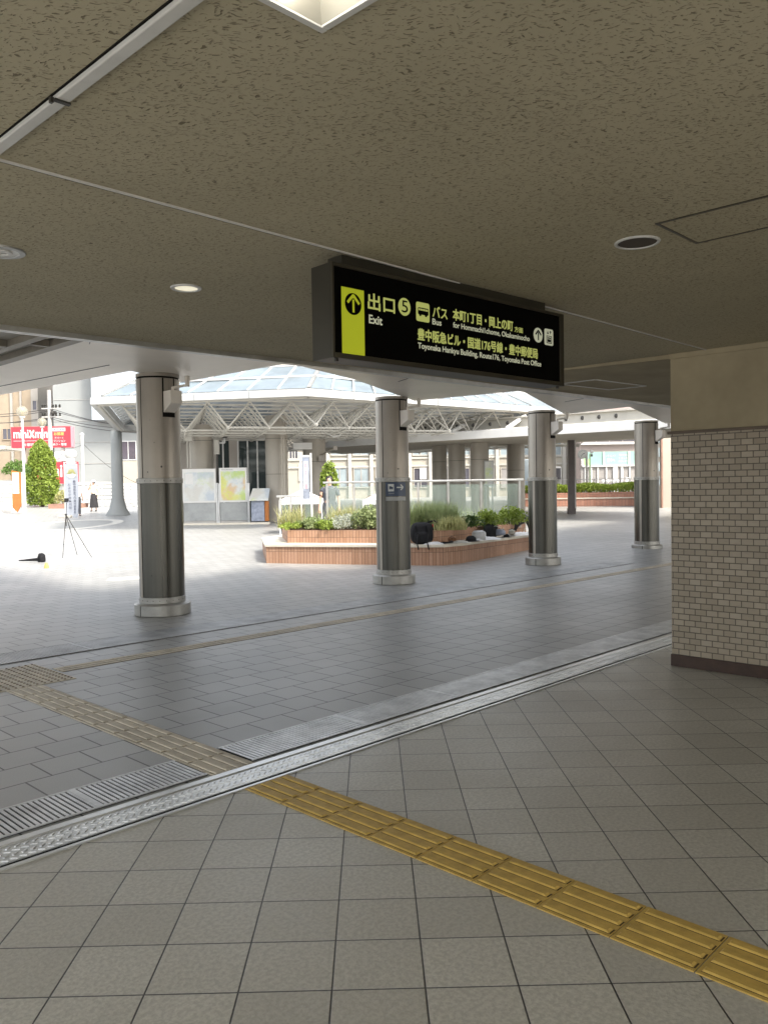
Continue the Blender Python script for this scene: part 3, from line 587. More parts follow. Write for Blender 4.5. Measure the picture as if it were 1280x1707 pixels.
# ------------------------------------------------------------------ round columns
CP = [(5.866,9.936),(10.395,9.866),(14.763,9.643),(19.268,9.525)]
VA = math.atan2(-FH.y, -FH.x)                        # direction from a column towards the viewpoint
def column(c, label):
    x, y = c; r = .287
    t = thing('round_column', label, 'column', (x,y,0), 'round metal columns under the canopy')
    MB().lathe((x,y,0), [(r,1.85),(r,3.18)], 48).build('upper_panel', MT['column_panel'], t, smooth=True)
    MB().lathe((x,y,0), [(r-.012,3.18),(r-.012,3.205)], 40).build('shadow_ring', MT['dark_gap'], t)
    MB().lathe((x,y,0), [(r,3.205),(r,ZS)], 48).build('collar', MT['column_panel'], t, smooth=True)
    MB().lathe((x,y,0), [(r+.013,.25),(r+.013,1.775)], 48).build('lower_cladding', MT['column_steel'], t, smooth=True)
    g = MB().lathe((x,y,0), [(r+.013,1.776),(r+.022,1.78),(r+.022,1.845),(r,1.85)], 48).build('band', MT['column_base'], t, smooth=True)
    b = MB().lathe((x,y,0), [(r+.075,0),(r+.088,.008),(r+.088,.145),(r+.07,.165),(r+.02,.17)], 40); b.build('base', MT['column_base'], t, smooth=True)
    b = MB().lathe((x,y,0), [(r+.02,.171),(r+.02,.245),(r+.013,.249)], 48); b.build('foot_band', MT['column_base'], t, smooth=True)
    b = MB()
    for k in range(10):
        a = VA - 1.3 + .29*k
        for zz in (.208, 1.812): b.blob((x+(r+.021)*math.cos(a), y+(r+.021)*math.sin(a), zz), (.006,.006,.006), nu=8, nv=4)
    b.build('rivets', MT['dark_metal'], t)
    for da, zz, q in ((.35,2.0,.012),(-.30,1.93,.007),(.05,2.32,.005),(-.12,2.62,.004),(.22,.9,.006),(-.2,.55,.008)):
        b = MB().blob((x+(r+(.0125 if zz < 1.7 else 0))*math.cos(VA+da), y+(r+(.0125 if zz < 1.7 else 0))*math.sin(VA+da), zz), (q,q,q*1.2), 1, 10, 6).build('bolt_hole', MT['dark_metal'], t, smooth=True)
    a = VA - .61                                      # seam: open joint in the panels
    MB().lathe((x,y,0), [(r+.0015,1.852),(r+.0015,3.178)], 2, a-.022, a+.022).build('seam', MT['dark_gap'], t)
    MB().lathe((x,y,0), [(r+.016,.25),(r+.019,.252),(r+.019,1.773),(r+.016,1.775)], 5, a-.30, a-.10).build('cover_strip', MT['column_panel'], t)
    MB().lathe((x,y,0), [(r+.0885,.004),(r+.0885,.144)], 2, a-.018, a+.018).build('base_seam', MT['dark_gap'], t)
    a = VA + .80                                      # recess with junction box, on the side away from the seam
    MB().lathe((x,y,0), [(r+.002,2.66),(r+.002,3.178)], 8, a-.34, a+.30).build('recess', MT['dark_gap'], t, smooth=True)
    MB().lathe((x,y,0), [(r+.005,2.72),(r+.005,3.176)], 6, a-.27, a+.22).build('recess_plate', MT['column_panel'], t, smooth=True)
    d = Vector((math.cos(a), math.sin(a), 0)); n = Vector((-d.y, d.x, 0)); c0 = Vector((x,y,0)) + d*(r-.01)
    b = MB(); sec = [(0,2.72),(.185,2.83),(.185,3.0),(0,3.0)]
    A = [_add(b, c0+d*q+n*-.085+Vector((0,0,z))) for q, z in sec]; B = [_add(b, c0+d*q+n*.085+Vector((0,0,z))) for q, z in sec]
    b.face(A[::-1]); b.face(B)
    for k in range(4): b.face((A[k], A[(k+1)%4], B[(k+1)%4], B[k]))
    b.build('junction_box', MT['soffit_metal'], t, bevel=.006)
    p0 = c0 + d*.10 + Vector((0,0,3.0)); p1 = p0 + Vector((0,0,.055)); p2 = p1 + d*.15 + n*.13; p2.z = 3.075
    b = MB().tube([p0,p1], .019, 8).tube([p1-Vector((0,0,.012)),p2], .017, 8).tube([p2-Vector((0,0,.02)),p2+Vector((0,0,.055))], .03, 10).tube([p2+Vector((0,0,.055)),p2+Vector((0,0,ZS-3.13))], .034, 10)
    b.build('conduit', MT['soffit_metal'], t, smooth=True)
    return t
cols = [column(CP[0], 'round metal column nearest the camera, at the left')]
labs = [None, 'round metal column carrying a small blue bus sign', 'round metal column between the brick planter and the far dark pole', 'round metal column seen right beside the tiled wall edge']
for k in (1, 2, 3):
    c = copy_tree(cols[0]); c.location = (*CP[k], 0); c['label'] = labs[k]; cols.append(c)
# blue bus sign wrapped on the second column
x, y = CP[1]; r = .287+.013+.006
t = thing('bus_sign', 'small blue curved plate with bus symbol and arrow on a column', 'sign', (x,y,1.62))
a0, a1 = VA-.42, VA+.80
MB().lathe((x,y,0), [(r-.003,1.53),(r,1.532),(r,1.768),(r-.003,1.77)], 14, a0, a1).build('plate', MT['sign_blue'], t, smooth=True)
MB().lathe((x,y,0), [(r-.004,1.45),(r-.001,1.452),(r-.001,1.515),(r-.004,1.517)], 14, a0, a1).build('label_strip', MT['board_grey'], t, smooth=True)
W = (a1-a0)*r
cyl = lambda a, b: Vector((x+(r+.002)*math.cos(a0+a/r), y+(r+.002)*math.sin(a0+a/r), b))
cyl2 = lambda a, b: Vector((x+(r+.004)*math.cos(a0+a/r), y+(r+.004)*math.sin(a0+a/r), b))
flat(MT['pale_letter'], t, (0,0,0), (1,0,0), (0,0,1), [rect(.045+.0125*k,1.612,.0576+.0125*k,1.738) for k in range(8)], 0, 'symbol_tile', mapper=cyl)
flat(MT['sign_blue'], t, (0,0,0), (1,0,0), (0,0,1), [rect(.064,1.655,.10,1.700), rect(.1,1.655,.131,1.690), disc(.078,1.652,.009,n=10), disc(.115,1.652,.009,n=10)], 0, 'bus_pictogram', mapper=cyl2)
flat(MT['pale_letter'], t, (0,0,0), (1,0,0), (0,0,1), [rect(.195,1.668,.25,1.690), rect(.25,1.668,.30,1.690), stroke(.265,1.725,.315,1.679,.022), stroke(.265,1.633,.315,1.679,.022)], 0, 'arrow', mapper=cyl)
text('バスのりば', MT['pale_letter'], t, (0,0,0), (1,0,0), (0,0,1), .05, 1.565, .145, 1.588, 0, .0, mapper=cyl)
# ================================================================== PLANTER WITH BENCH
def xyz(px_, py, s): u, z = px(px_, py, s); return V(u, s, z)
PL, PC, PR = Vector((11.27,14.64)), Vector((13.28,11.02)), Vector((18.2,11.75))
t = thing('brick_planter', 'two-tier brick planter with pale bench ledge between the columns', 'planter', (14.5,13,0))
cut1 = PC + (PL-PC).normalized()*.55; cut2 = PC + (PR-PC).normalized()*.55
poly1 = [PL, cut1, PC+(PL-PC).normalized()*.12+Vector((.06,.02)), cut2, PR, Vector((20.5,15.2)), Vector((17.6,18.6)), Vector((12.9,16.9))]
def shrink(poly, d):
    n = len(poly); a = sum(poly[k].x*poly[(k+1)%n].y-poly[(k+1)%n].x*poly[k].y for k in range(n)); sg = 1 if a > 0 else -1; o = []
    for k in range(n):
        p0, p1, p2 = poly[k-1], poly[k], poly[(k+1)%n]
        e1 = (p1-p0).normalized(); e2 = (p2-p1).normalized(); n1 = Vector((-e1.y,e1.x))*sg; n2 = Vector((-e2.y,e2.x))*sg
        bb = (n1+n2).normalized(); o.append(p1 + bb*d/max(.3, bb.dot(n1)))
    return o
tp = lambda P_: [(p.x,p.y) for p in P_]
MB().prism(tp(poly1), -.02, .395).build('lower_wall', MT['salmon_soldier_tile'], t)
MB().prism(tp(shrink(poly1,-.03)), .396, .452).build('bench_ledge', MT['stone_ledge'], t, bevel=.008)
poly2 = shrink(poly1, .50)
MB().prism(tp(poly2), .453, .735).build('upper_wall', MT['salmon_soldier_tile'], t)
MB().prism(tp(shrink(poly2,.09)), .736, .76).build('soil_bed', MT['soil'], t)
# glass railing on the planter
def railing(name, label, s, xs, ytop, ybot, post_mt='aluminium', cat='railing', glass=True, rail_w=.06):
    u0, z1 = px(xs[0], ytop, s); u1 = pu(xs[-1], s); z0 = pz(ybot, s, xs[0])
    t = thing(name, label, cat, V((u0+u1)/2, s, z0))
    MB(view=True).box(u0-.1,s-rail_w/2,z1-.05,u1+.1,s+rail_w/2,z1).build('handrail', MT[post_mt], t, bevel=.008)
    for k in range(len(xs)):
        uu = pu(xs[k], s); MB(view=True).box(uu-.025,s-.02,z0,uu+.025,s+.02,z1-.052).build('post', MT[post_mt], t)
    if glass:
        for a, b in zip(xs, xs[1:]): MB(view=True).box(pu(a,s)+.04,s-.006,z0+.1,pu(b,s)-.04,s+.006,z1-.12).build('glass_panel', MT['glass_green'], t)
    return t
railing('glass_railing','glass balustrade with metal handrail behind the planter shrubs',20.6,[545,590,640,697,747,802,866],803,884)
railing('glass_railing','glass balustrade at the left end of the planter, before the tents',21.6,[467,484,502,520],826,876,glass=True)
# plants
def plant(name, label, base, kind, n, rad, h, mt, group='plants in the brick planter', size=.05):
    h *= .74; rad = (rad[0]*1.15, rad[1]*1.15); n = int(n*.7); size *= .85
    t = thing(name, label, 'plant', base, group); b = MB(); base = Vector(base)
    st = MB()
    for k in range(7):
        a = random.uniform(0,6.28); rr = random.uniform(0,.6)
        st.tube([base+Vector((math.cos(a)*rad[0]*rr*.5,math.sin(a)*rad[1]*rr*.5,0)), base+Vector((math.cos(a)*rad[0]*rr,math.sin(a)*rad[1]*rr,h*.7))], .006, 5)
    st.build('stems', MT['dark_leaf'], t)
    for k in range(n):
        a = random.uniform(0,6.28); rr = math.sqrt(random.random())*(.75+.25*math.sin(a*3+len(label)))
        x, y = math.cos(a)*rad[0]*rr, math.sin(a)*rad[1]*rr
        if kind == 'grass': b.blade(base+Vector((x,y,0)), h*random.uniform(.45,1.1), h*random.uniform(.1,.6), size*.35)
        else:
            top = h*(1-.55*rr*rr)*random.uniform(.75,1.1); b.leaf(base+Vector((x,y,top*random.random()**.6)), size)
    b.build('foliage', MT[mt], t)
    return t
def in_poly(P_, x, y):
    c = False
    for k in range(len(P_)):
        a, b_ = P_[k], P_[(k+1)%len(P_)]
        if (a.y > y) != (b_.y > y) and x < (b_.x-a.x)*(y-a.y)/(b_.y-a.y)+a.x: c = not c
    return c
gc = MB(); bed = shrink(poly2, .12)                   # tangled low growth over the whole bed
for k in range(5200):
    x_, y_ = random.uniform(11.5,20), random.uniform(11,18.5)
    if in_poly(bed, x_, y_) and math.sin(x_*2.1)+math.sin(y_*2.7+1)+math.sin(x_*5.3-y_*4.1) > -.9:
        if k % 3: gc.leaf((x_,y_,.78+.16*random.random()), .05)
        else: gc.blade((x_,y_,.76), random.uniform(.12,.5), random.uniform(.05,.25), .014)
tag(gc.build('ground_cover', MT['meadow_leaf']), 'tangled low greenery covering the soil of the brick planter', 'ground cover', kind='stuff')
def pb(px_, s): return V(pu(px_, s), s, .755)
plant('low_shrub','low bright green ground plant at the planter left end',pb(490,19.0),'leaf',900,(.5,.35),.22,'bright_leaf',size=.05)
plant('flowering_plant','tall loose plant with yellow tips beside the narrow banner',pb(487,19.6),'grass',420,(.35,.3),.75,'yellow_leaf',size=.05)
plant('low_shrub','dark green leafy plant under the narrow banner',pb(520,19.0),'leaf',1000,(.38,.35),.34,'meadow_leaf',size=.06)
plant('silver_bush','silver grey bush spilling over the brick planter edge',pb(578,18.8),'leaf',2600,(.58,.42),.46,'silver_leaf',size=.034)
plant('low_shrub','lime green leafy plant left of the silver bush',pb(543,18.7),'leaf',800,(.34,.3),.30,'bright_leaf',size=.06)
plant('grass_clump','yellow green grass clump above the silver bush',pb(575,19.5),'grass',800,(.6,.3),.72,'yellow_leaf',size=.045)
plant('leafy_plant','tall green leafy plant left of the blue sign column',pb(613,18.6),'leaf',1300,(.40,.35),.70,'meadow_leaf',size=.07)
plant('meadow_clump','tall green flowering clump right of the blue sign column',pb(705,18.2),'grass',1500,(.50,.4),.85,'meadow_leaf',size=.045)
plant('meadow_clump','tall green clump behind the hanging black backpack',pb(738,18.6),'grass',1300,(.45,.4),.80,'meadow_leaf',size=.045)
plant('striped_grass','yellow striped arching grass at the planter corner',pb(752,17.5),'grass',420,(.42,.3),.42,'yellow_leaf',size=.085)
plant('dry_shrub','dry brownish plant beside the striped grass',pb(785,18.4),'leaf',500,(.30,.3),.40,'dark_leaf',size=.05)
plant('bright_shrub','bright green shrub behind glass near the dark case',pb(812,19.3),'leaf',1000,(.36,.3),.50,'bright_leaf',size=.06)
plant('bright_shrub','fresh green shrub at the planter right end',pb(851,19.6),'leaf',1200,(.42,.35),.62,'bright_leaf',size=.06)
# ------------------------------------------------------------------ bags and clothes on the ledge
def ledge(px_, s): return V(pu(px_, s), s, .453)
def onp(px_, off=.0): # a point on the bench ledge: slide along the front until the column of sight is met
    best = None
    for a, b in ((poly1[0],poly1[1]),(poly1[1],poly1[2]),(poly1[2],poly1[3]),(poly1[3],poly1[4])):
        for k in range(60):
            p = a + (b-a)*k/59; s = p.x*FH.x+p.y*FH.y; u = p.x*RH.x+p.y*RH.y
            e = abs(u - pu(px_, s))
            if best is None or e < best[0]: best = (e, u, s)
    s = best[2]+off; return V(pu(px_, s), s, .453)
p = onp(702,.25); t = thing('backpack','black backpack slumped against the planter with dangling straps','bag',p)
MB().blob(p+Vector((0,0,.235)), (.25,.17,.235), .62, 18, 12, .02, AZ-1.57).build('body', MT['black_fabric'], t, smooth=True)
MB().blob(p+V(.0,-.14,.15), (.17,.07,.13), .6, 14, 8, .02, AZ-1.57).build('pocket', MT['black_fabric'], t, smooth=True)
b = MB()
for du in (-.12,.10): b.tube([p+V(du,-.05,.46),p+V(du-.02,-.16,.40),p+V(du+.02,-.22,.22),p+V(du,-.30,.05),p+V(du+.03,-.33,-.10)], .014, 6)
b.tube([p+V(.12,-.02,.46),p+V(.25,-.02,.50),p+V(.36,0,.46)], .02, 6); b.build('straps', MT['black_fabric'], t, smooth=True)
MB().blob(p+V(.24,-.05,.40), (.02,.02,.04), 1, 8, 6).build('tag', MT['red_paint'], t)
def cloth(px_, off, r, label, mt='white_cloth', rz=0., name='cloth'):
    p = onp(px_, off); b = MB(); n = 14
    for i in range(n+1):
        for j in range(9):
            a, c = i/n*2-1, j/8*2-1; q = V(a*r[0]*math.cos(rz)-c*r[1]*math.sin(rz), a*r[0]*math.sin(rz)+c*r[1]*math.cos(rz), 0)
            h = r[2]*(1-max(abs(a),abs(c))**3)*(.6+.4*random.random())
            b.v.append(p+q+Vector((0,0,.002+h)))
    for i in range(n):
        for j in range(8): b.face((i*9+j,(i+1)*9+j,(i+1)*9+j+1,i*9+j+1))
    o = b.build(name, MT[mt], None, smooth=True); return tag(o, label, 'cloth', 'clothes left on the bench ledge')
cloth(722,.14,(.22,.12,.06),'small white folded cloth beside the black backpack'); cloth(762,.16,(.26,.13,.06),'cream cloth lying between black strap and black cap','off_white',.3)
cloth(808,.18,(.36,.15,.08),'white towel spread in front of the dark zipped case',rz=.5); cloth(866,.20,(.42,.17,.09),'long white towel at the right end of the ledge',rz=.6)
p = onp(741,.10); t = thing('black_strap','black strap bundle lying on the pale bench ledge','strap',p)
b = MB(); b.tube([p+V(-.14,.05,.02),p+V(-.05,-.02,.035),p+V(.04,.04,.03),p+V(.16,-.02,.05)], .022, 6); b.tube([p+V(-.15,-.02,.02),p+V(.0,-.06,.03),p+V(.15,.03,.05)], .018, 6); b.build('webbing', MT['black_fabric'], t, smooth=True)
MB().obox(p+V(.13,.0,.06), (.03,.02,.012), .4).build('buckle', MT['black_plastic'], t)
def cap(px_, off, k, label):
    p = onp(px_, off); t = thing('cap', label, 'cap', p, 'caps on the bench ledge')
    MB().lathe(p, [(.12*k,.01),(.118*k,.05*k),(.10*k,.095*k),(.055*k,.125*k),(.01,.13*k)], 20).build('crown', MT['black_fabric'], t, smooth=True)
    MB().lathe(p, [(.10*k,.004),(.20*k,.006),(.205*k,.012),(.10*k,.02)], 20).build('brim', MT['black_fabric'], t, smooth=True)
cap(784,.18,1.0,'black cap with brim in the middle of the ledge'); cap(843,.12,.62,'small black hat on the white towels near the right end'); cap(878,.14,.5,'tiny black hat at the far right of the ledge')
p = onp(817,.55); t = thing('zipped_case','dark grey zipped case standing against the upper brick tier','bag',p)
MB().blob(p+Vector((0,0,.17)), (.30,.13,.17), .6, 18, 10, .04, .35).build('body', MT['black_fabric'], t, smooth=True)
MB().tube([p+V(-.24,-.14,.12),p+V(-.12,-.15,.25),p+V(.1,-.13,.29),p+V(.24,-.08,.24)], .008, 6).build('zip', MT['aluminium'], t)
p = onp(871,.5); t = thing('instrument_case','black curved instrument case with pale trim at the planter right end','bag',p)
MB().tube([p+V(-.20,.02,.10),p+V(-.14,0,.30),p+V(.02,0,.40),p+V(.17,0,.33),p+V(.22,.02,.12)], [.05,.10,.13,.11,.07], 12).build('body', MT['black_plastic'], t, smooth=True)
b = MB(); b.tube([p+V(-.02,-.12,.03),p+V(.05,-.14,.22),p+V(.0,-.14,.43)], .012, 6); b.build('trim', MT['stone_ledge'], t)
MB().tube([p+V(-.1,.0,.42),p+V(-.22,.05,.50),p+V(-.34,.06,.47)], .03, 8).build('handle', MT['black_plastic'], t, smooth=True)
for pxx, off, hh, mt_, nm, lb in ((797,.30,.11,'white_cloth','paper_bag','small white paper bag behind the black cap'),(828,.34,.13,'box_bluegrey','pouch','blue grey pouch beside the dark zipped case'),(852,.30,.10,'off_white','pouch','cream pouch near the small black hat'),(752,.30,.08,'brown_fabric','pouch','brown pouch behind the black strap')):
    p = onp(pxx, off); t = thing(nm, lb, 'bag', p)
    MB().blob(p+Vector((0,0,hh)), (hh*1.5,hh*.8,hh*(1 if nm == 'paper_bag' else .6)), .6, 14, 8, .07, pxx).build('body', MT[mt_], t, smooth=True); MB().tube([p+V(-hh*.6,0,hh*1.5),p+V(0,0,hh*1.9),p+V(hh*.6,0,hh*1.5)], .007, 5).build('handle', MT['dark_metal'], t)
p = onp(838,.25); t = thing('drink_bottle','clear drink bottle with white cap standing on the ledge','bottle', p)
MB().lathe(p, [(.032,0),(.033,.15),(.014,.19),(.014,.205)], 14).build('body', MT['glass_green'], t, smooth=True); MB().lathe(p, [(.016,.2055),(.016,.225)], 12).build('cap', MT['white_paint'], t)
# ------------------------------------------------------------------ narrow banner stand and people behind the planter
s = 20.2
t = thing('banner_stand','tall narrow grey banner with pinkish lettering between two white posts','banner',V(pu(510,s),s,.75))
zb = .76
for xx in (502,519): MB(view=True).box(pu(xx,s)-.022,s-.02,zb,pu(xx,s)+.022,s+.02,pz(755,s,xx)).build('post', MT['painted_alu'], t)
u0, u1 = pu(503.8,s)+.012, pu(517,s)-.012; z0, z1 = pz(832,s,510), pz(762,s,510)
MB(view=True).box(u0,s-.006,z0,u1,s+.006,z1).build('sheet', MT['box_bluegrey'], t)
MB(view=True).box(u0,s-.012,z1,u1,s+.012,z1+.05).build('head_bar', MT['painted_alu'], t)
flat(MT['white_paint'], t, V(u0,s-.007,0), RH, (0,0,1), [rect(.03,z0+.26,(u1-u0)-.03,z1-.1)], .002, 'text_field')
for k, ch in enumerate('相談会場'): text(ch, MT['purple_print'], t, V(u0,s-.007,0), RH, (0,0,1), .05, z1-.28-.17*k, u1-u0-.05, z1-.14-.17*k, .004, .01)
def skinned(chain_sets, mt, name, parent, sub=2):
    """one continuous surface grown over connected joints: chain_sets = (points, edges, radii)"""
    pts, edges, rad = chain_sets; off = parent_world(parent)
    me = bpy.data.meshes.new(name); me.from_pydata([tuple(Vector(p)-off) for p in pts], edges, []); o = bpy.data.objects.new(name, me); col.objects.link(o)
    o.modifiers.new('skin', 'SKIN'); sv = me.skin_vertices[0].data if me.skin_vertices else None
    if sv is None:
        me.attributes.new('skin', 'FLOAT', 'POINT')
    for k, r in enumerate(rad): sv[k].radius = r if isinstance(r, tuple) else (r, r)
    sv[0].use_root = True
    m2 = o.modifiers.new('sub', 'SUBSURF'); m2.levels = sub; m2.render_levels = sub
    dg = bpy.context.evaluated_depsgraph_get(); dg.update(); nm = bpy.data.meshes.new_from_object(o.evaluated_get(dg))
    o.modifiers.clear(); o.data = nm; nm.materials.clear(); nm.materials.append(mt); nm.polygons.foreach_set('use_smooth', [True]*len(nm.polygons)); o.parent = parent; return o
def person(label, base, h, skirt=None, shirt='cream_shirt', legs='grey_trousers', hat=False, stride=.10, arm_up=False, skirt_len=.62, face=1):
    """face=1 turned to the viewpoint"""
    t = thing('person', label, 'person', base); b = Vector(base); k = h/1.65
    F = -FH*face; S = Vector((-F.y, F.x, 0)).normalized()*1.0
    def p(a, f, z): return b + S*a*k + F*f*k + Vector((0,0,z*k))
    pts = [p(0,0,.90), p(0,.0,1.08), p(0,-.01,1.28), p(0,0,1.40), p(0,.015,1.46), p(0,.03,1.55), p(0,.02,1.63)]
    ed = [(0,1),(1,2),(2,3),(3,4),(4,5),(5,6)]; rd = [(.14,.10),(.115,.085),(.135,.09),(.06,.05),(.047,.047),(.075,.09),(.05,.06)]; rd = [(a*k,c*k) for a,c in rd]
    for sg, f in ((-1,stride),(1,-stride)):
        i = len(pts); pts += [p(sg*.09,0,.84), p(sg*.095,f*.5+.02,.47), p(sg*.095,f,.09), p(sg*.10,f+.05,.03), p(sg*.105,f+.15,.025)]
        ed += [(0,i),(i,i+1),(i+1,i+2),(i+2,i+3),(i+3,i+4)]; rd += [.085*k,.055*k,.036*k,.038*k,.028*k]
        i = len(pts); el = p(sg*.24,.02,1.10); ha = p(sg*.25,.10,.87)
        if arm_up and sg < 0: el = p(sg*.25,.08,1.14); ha = p(sg*.12,.18,1.42)
        pts += [p(sg*.17,-.01,1.36), el, ha, ha + (ha-el).normalized()*.09*k]; ed += [(2,i),(i,i+1),(i+1,i+2),(i+2,i+3)]; rd += [.052*k,.038*k,.027*k,.030*k]
        for q in range(4):
            j = len(pts); d = (ha-el).normalized(); o2 = S*(.02*(q-1.5))*k
            pts += [ha+d*.12*k+o2, ha+d*(.15+.012*(q%3))*k+o2*1.3]; ed += [(i+3,j),(j,j+1)]; rd += [.009*k,.007*k]
    skinned((pts, ed, rd), MT['skin'], 'body', t, 1)
    prof = [(.155,.86),(.14,1.0),(.155,1.2),(.165,1.32),(.10,1.415),(.06,1.43)]
    m_ = MB()
    for r_, z_ in prof: pass
    n = 20; rings = []
    for r_, z_ in prof: rings.append([_add(m_, p(math.cos(6.283*i/n)*r_*1.08, math.sin(6.283*i/n)*r_*.78, z_)) for i in range(n)])
    for A, B in zip(rings, rings[1:]):
        for i in range(n): m_.face((A[i],A[(i+1)%n],B[(i+1)%n],B[i]))
    for sg in (-1,1):
        el = p(sg*.235,.015,1.16)
        if arm_up and sg < 0: el = p(sg*.245,.065,1.18)
        m_.tube([p(sg*.13,-.01,1.37), p(sg*.19,0,1.30), el], [.06*k,.062*k,.05*k], 10)
    m_.build('top', MT[shirt], t, smooth=True)
    m_ = MB()
    if skirt:
        rings = []
        for r_, z_ in ((.145,.98),(.17,.86),(.20,.60),(.235,.98-skirt_len-.1),(.24,.98-skirt_len-.16)):
            rings.append([_add(m_, p(math.cos(6.283*i/24)*r_*(1+.05*math.sin(i*2.6)), math.sin(6.283*i/24)*r_*.8*(1+.05*math.sin(i*2.6)), z_)) for i in range(24)])
        for A, B in zip(rings, rings[1:]):
            for i in range(24): m_.face((A[i],A[(i+1)%24],B[(i+1)%24],B[i]))
        m_.build('skirt', MT[skirt], t, smooth=True)
    else:
        m_.lathe((0,0,0), [(.001,0),(.001,.0001)], 3); m_ = MB()
        for sg, f in ((-1,stride),(1,-stride)): m_.tube([p(sg*.06,0,.97), p(sg*.092,0,.82), p(sg*.095,f*.5+.02,.47), p(sg*.095,f,.10)], [.115*k,.105*k,.075*k,.062*k], 12)
        m_.build('trousers', MT[legs], t, smooth=True)
    m_ = MB(); m_.blob(p(0,0,1.585), (.092*k,.092*k,.095*k), 1, 14, 8); m_.v = [v + (-F*.022*k) for v in m_.v]; m_.build('hair', MT['hair_black'], t, smooth=True)
    if hat:
        m_ = MB().lathe(p(0,.01,1.60), [(.17*k,0),(.175*k,.006),(.11*k,.02),(.10*k,.08*k),(.06*k,.12*k),(.005,.125*k)], 20); m_.build('hat', MT['white_cloth'], t, smooth=True)
    for sg in (-1,1): MB().blob(p(sg*.030,.108,1.565), (.009,.009,.006), 1, 8, 5).build('eye', MT['hair_black'], t)
    for sg in (-1,1): MB().blob(p(sg*.10,(stride if sg<0 else -stride)+.07,.03), (.05*k,.11*k,.035*k), 1, 12, 6, 0, math.atan2(F.y,F.x)-1.57).build('shoe', MT['black_plastic'], t, smooth=True)
    return t
s = 24; person('person with dark hair standing behind the planter railing', V(pu(549,s),s,terr(s)), px(549,796,s)[1]-terr(s)+.02, shirt='grey_trousers', stride=.03)
# ------------------------------------------------------------------ small tents
def tent(px0, px1, ytop, yeave, s, label):
    z0 = terr(s); u0, u1 = pu(px0,s), pu(px1,s); ze = pz(yeave,s,px0); zt = pz(ytop,s,px0); d = (u1-u0)
    t = thing('market_tent', label, 'tent', V((u0+u1)/2,s+d/2,z0), 'small white tents on the plaza')
    b = MB(view=True); c = ((u0+u1)/2,s+d/2,zt); q = [(u0,s,ze),(u1,s,ze),(u1,s+d,ze),(u0,s+d,ze)]
    for k in range(4): b.face([b.P(q[k]), b.P(q[(k+1)%4]), b.P(c)])
    for k in range(4):
        a, e = q[k], q[(k+1)%4]; b.quad((a[0],a[1],ze-.14),(e[0],e[1],ze-.14),e,a)
    b.build('roof', MT['white_cloth'], t)
    for a in q: MB(view=True).box(a[0]-.025,a[1]-.025,z0,a[0]+.025,a[1]+.025,ze).build('leg', MT['painted_alu'], t)
    return t
tent(466,536,816,834,26.5,'white tent roof behind the narrow banner'); tent(605,668,818,834,26.5,'white tent roof beside the blue sign column')
for pxx, hh, mt, lb in ((492,.5,'brown_fabric','brown covered crate under the left white tent'),(481,.42,'black_fabric','dark bag under the left white tent'),(621,.55,'brown_fabric','round brown drum under the right white tent')):
    s = 27.2; z = terr(s); c = V(pu(pxx,s),s,z)
    o = MB().blob(c+Vector((0,0,hh*1.1)), (hh*.6,hh*.6,hh*1.12), .55 if 'drum' not in lb else .8, 16, 10, .02).build('goods' if 'crate' in lb else ('bag' if 'bag' in lb else 'drum'), MT[mt], None, smooth=True)
    o.name = 'covered_crate' if 'crate' in lb else ('market_bag' if 'bag' in lb else 'drum'); tag(o, lb, 'goods')
# ------------------------------------------------------------------ map boards, desk and lamp
s = 33.; zg = terr(s)
def board(x0, x1, y0, y1, mt, label):
    u0, u1 = pu(x0,s), pu(x1,s); za, zb_ = pz(y1,s,x0), pz(y0,s,x0)
    t = thing('map_board', label, 'map board', V((u0+u1)/2,s,zg), 'map boards on the plaza')
    MB(view=True).box(u0,s-.04,za,u1,s+.04,zb_).build('frame', MT['white_paint'], t)
    MB(view=True).box(u0+.07,s-.046,za+.08,u1-.07,s-.0405,zb_-.14).build('map_sheet', MT[mt], t)
    MB(view=True).box(u0+.02,s-.02,zg+.12,u1-.02,s+.02,za-.01).build('lower_panel', MT['board_grey'], t)
    MB(view=True).box(u0+.02,s-.03,zg-.02,u1-.02,s+.03,zg+.11).build('plinth', MT['concrete'], t)
    for uu in (u0-.05,u1+.05): MB(view=True).box(uu-.045,s-.05,zg-.02,uu+.045,s+.05,pz(806,s,x0)).build('post', MT['painted_alu'], t)
    return t, u0, u1, za, zb_
tb, u0, u1, za, zb_ = board(305,360,782,838.5,'map_pale','pale grey map board beside the nearest column')
MB(view=True).box(u0+.25,s-.06,zb_-.62,u0+.42,s-.041,zb_-.18).box(u0+.12,s-.06,zb_-.6,u0+.26,s-.041,zb_-.2).build('shadowed_plate', MT['white_paint'], tb)
tb, u0, u1, za, zb_ = board(366,412,780,837.5,'map_colour','colourful map board with blue, green and yellow areas')
text('周辺案内図', MT['map_ink'], tb, V(u0,s-.041,0), RH, (0,0,1), .1, zb_-.10, .55, zb_-.04, .002, .02)
s = 32.6; u0, u1 = pu(416,s), pu(448,s); zg = terr(s)
t = thing('information_desk','information desk with slanted white panel and blue grey cabinet','information desk', V((u0+u1)/2,s,zg))
b = MB(view=True); za, zb_ = pz(832.5,s,430), pz(814,s,430); q0, q1 = (u0,s-.15), (u1,s-.15)
i = [b.P(p) for p in ((u0,s-.2,za),(u1,s-.2,za),(u1,s+.3,zb_),(u0+.08,s+.3,zb_),(u0,s-.2,za-.05),(u1,s-.2,za-.05),(u1,s+.3,zb_-.05),(u0+.08,s+.3,zb_-.05))]
for f in ((0,1,2,3),(7,6,5,4),(4,5,1,0),(5,6,2,1),(6,7,3,2),(7,4,0,3)): b.face([i[k] for k in f])
b.build('slanted_panel', MT['map_pale'], t)
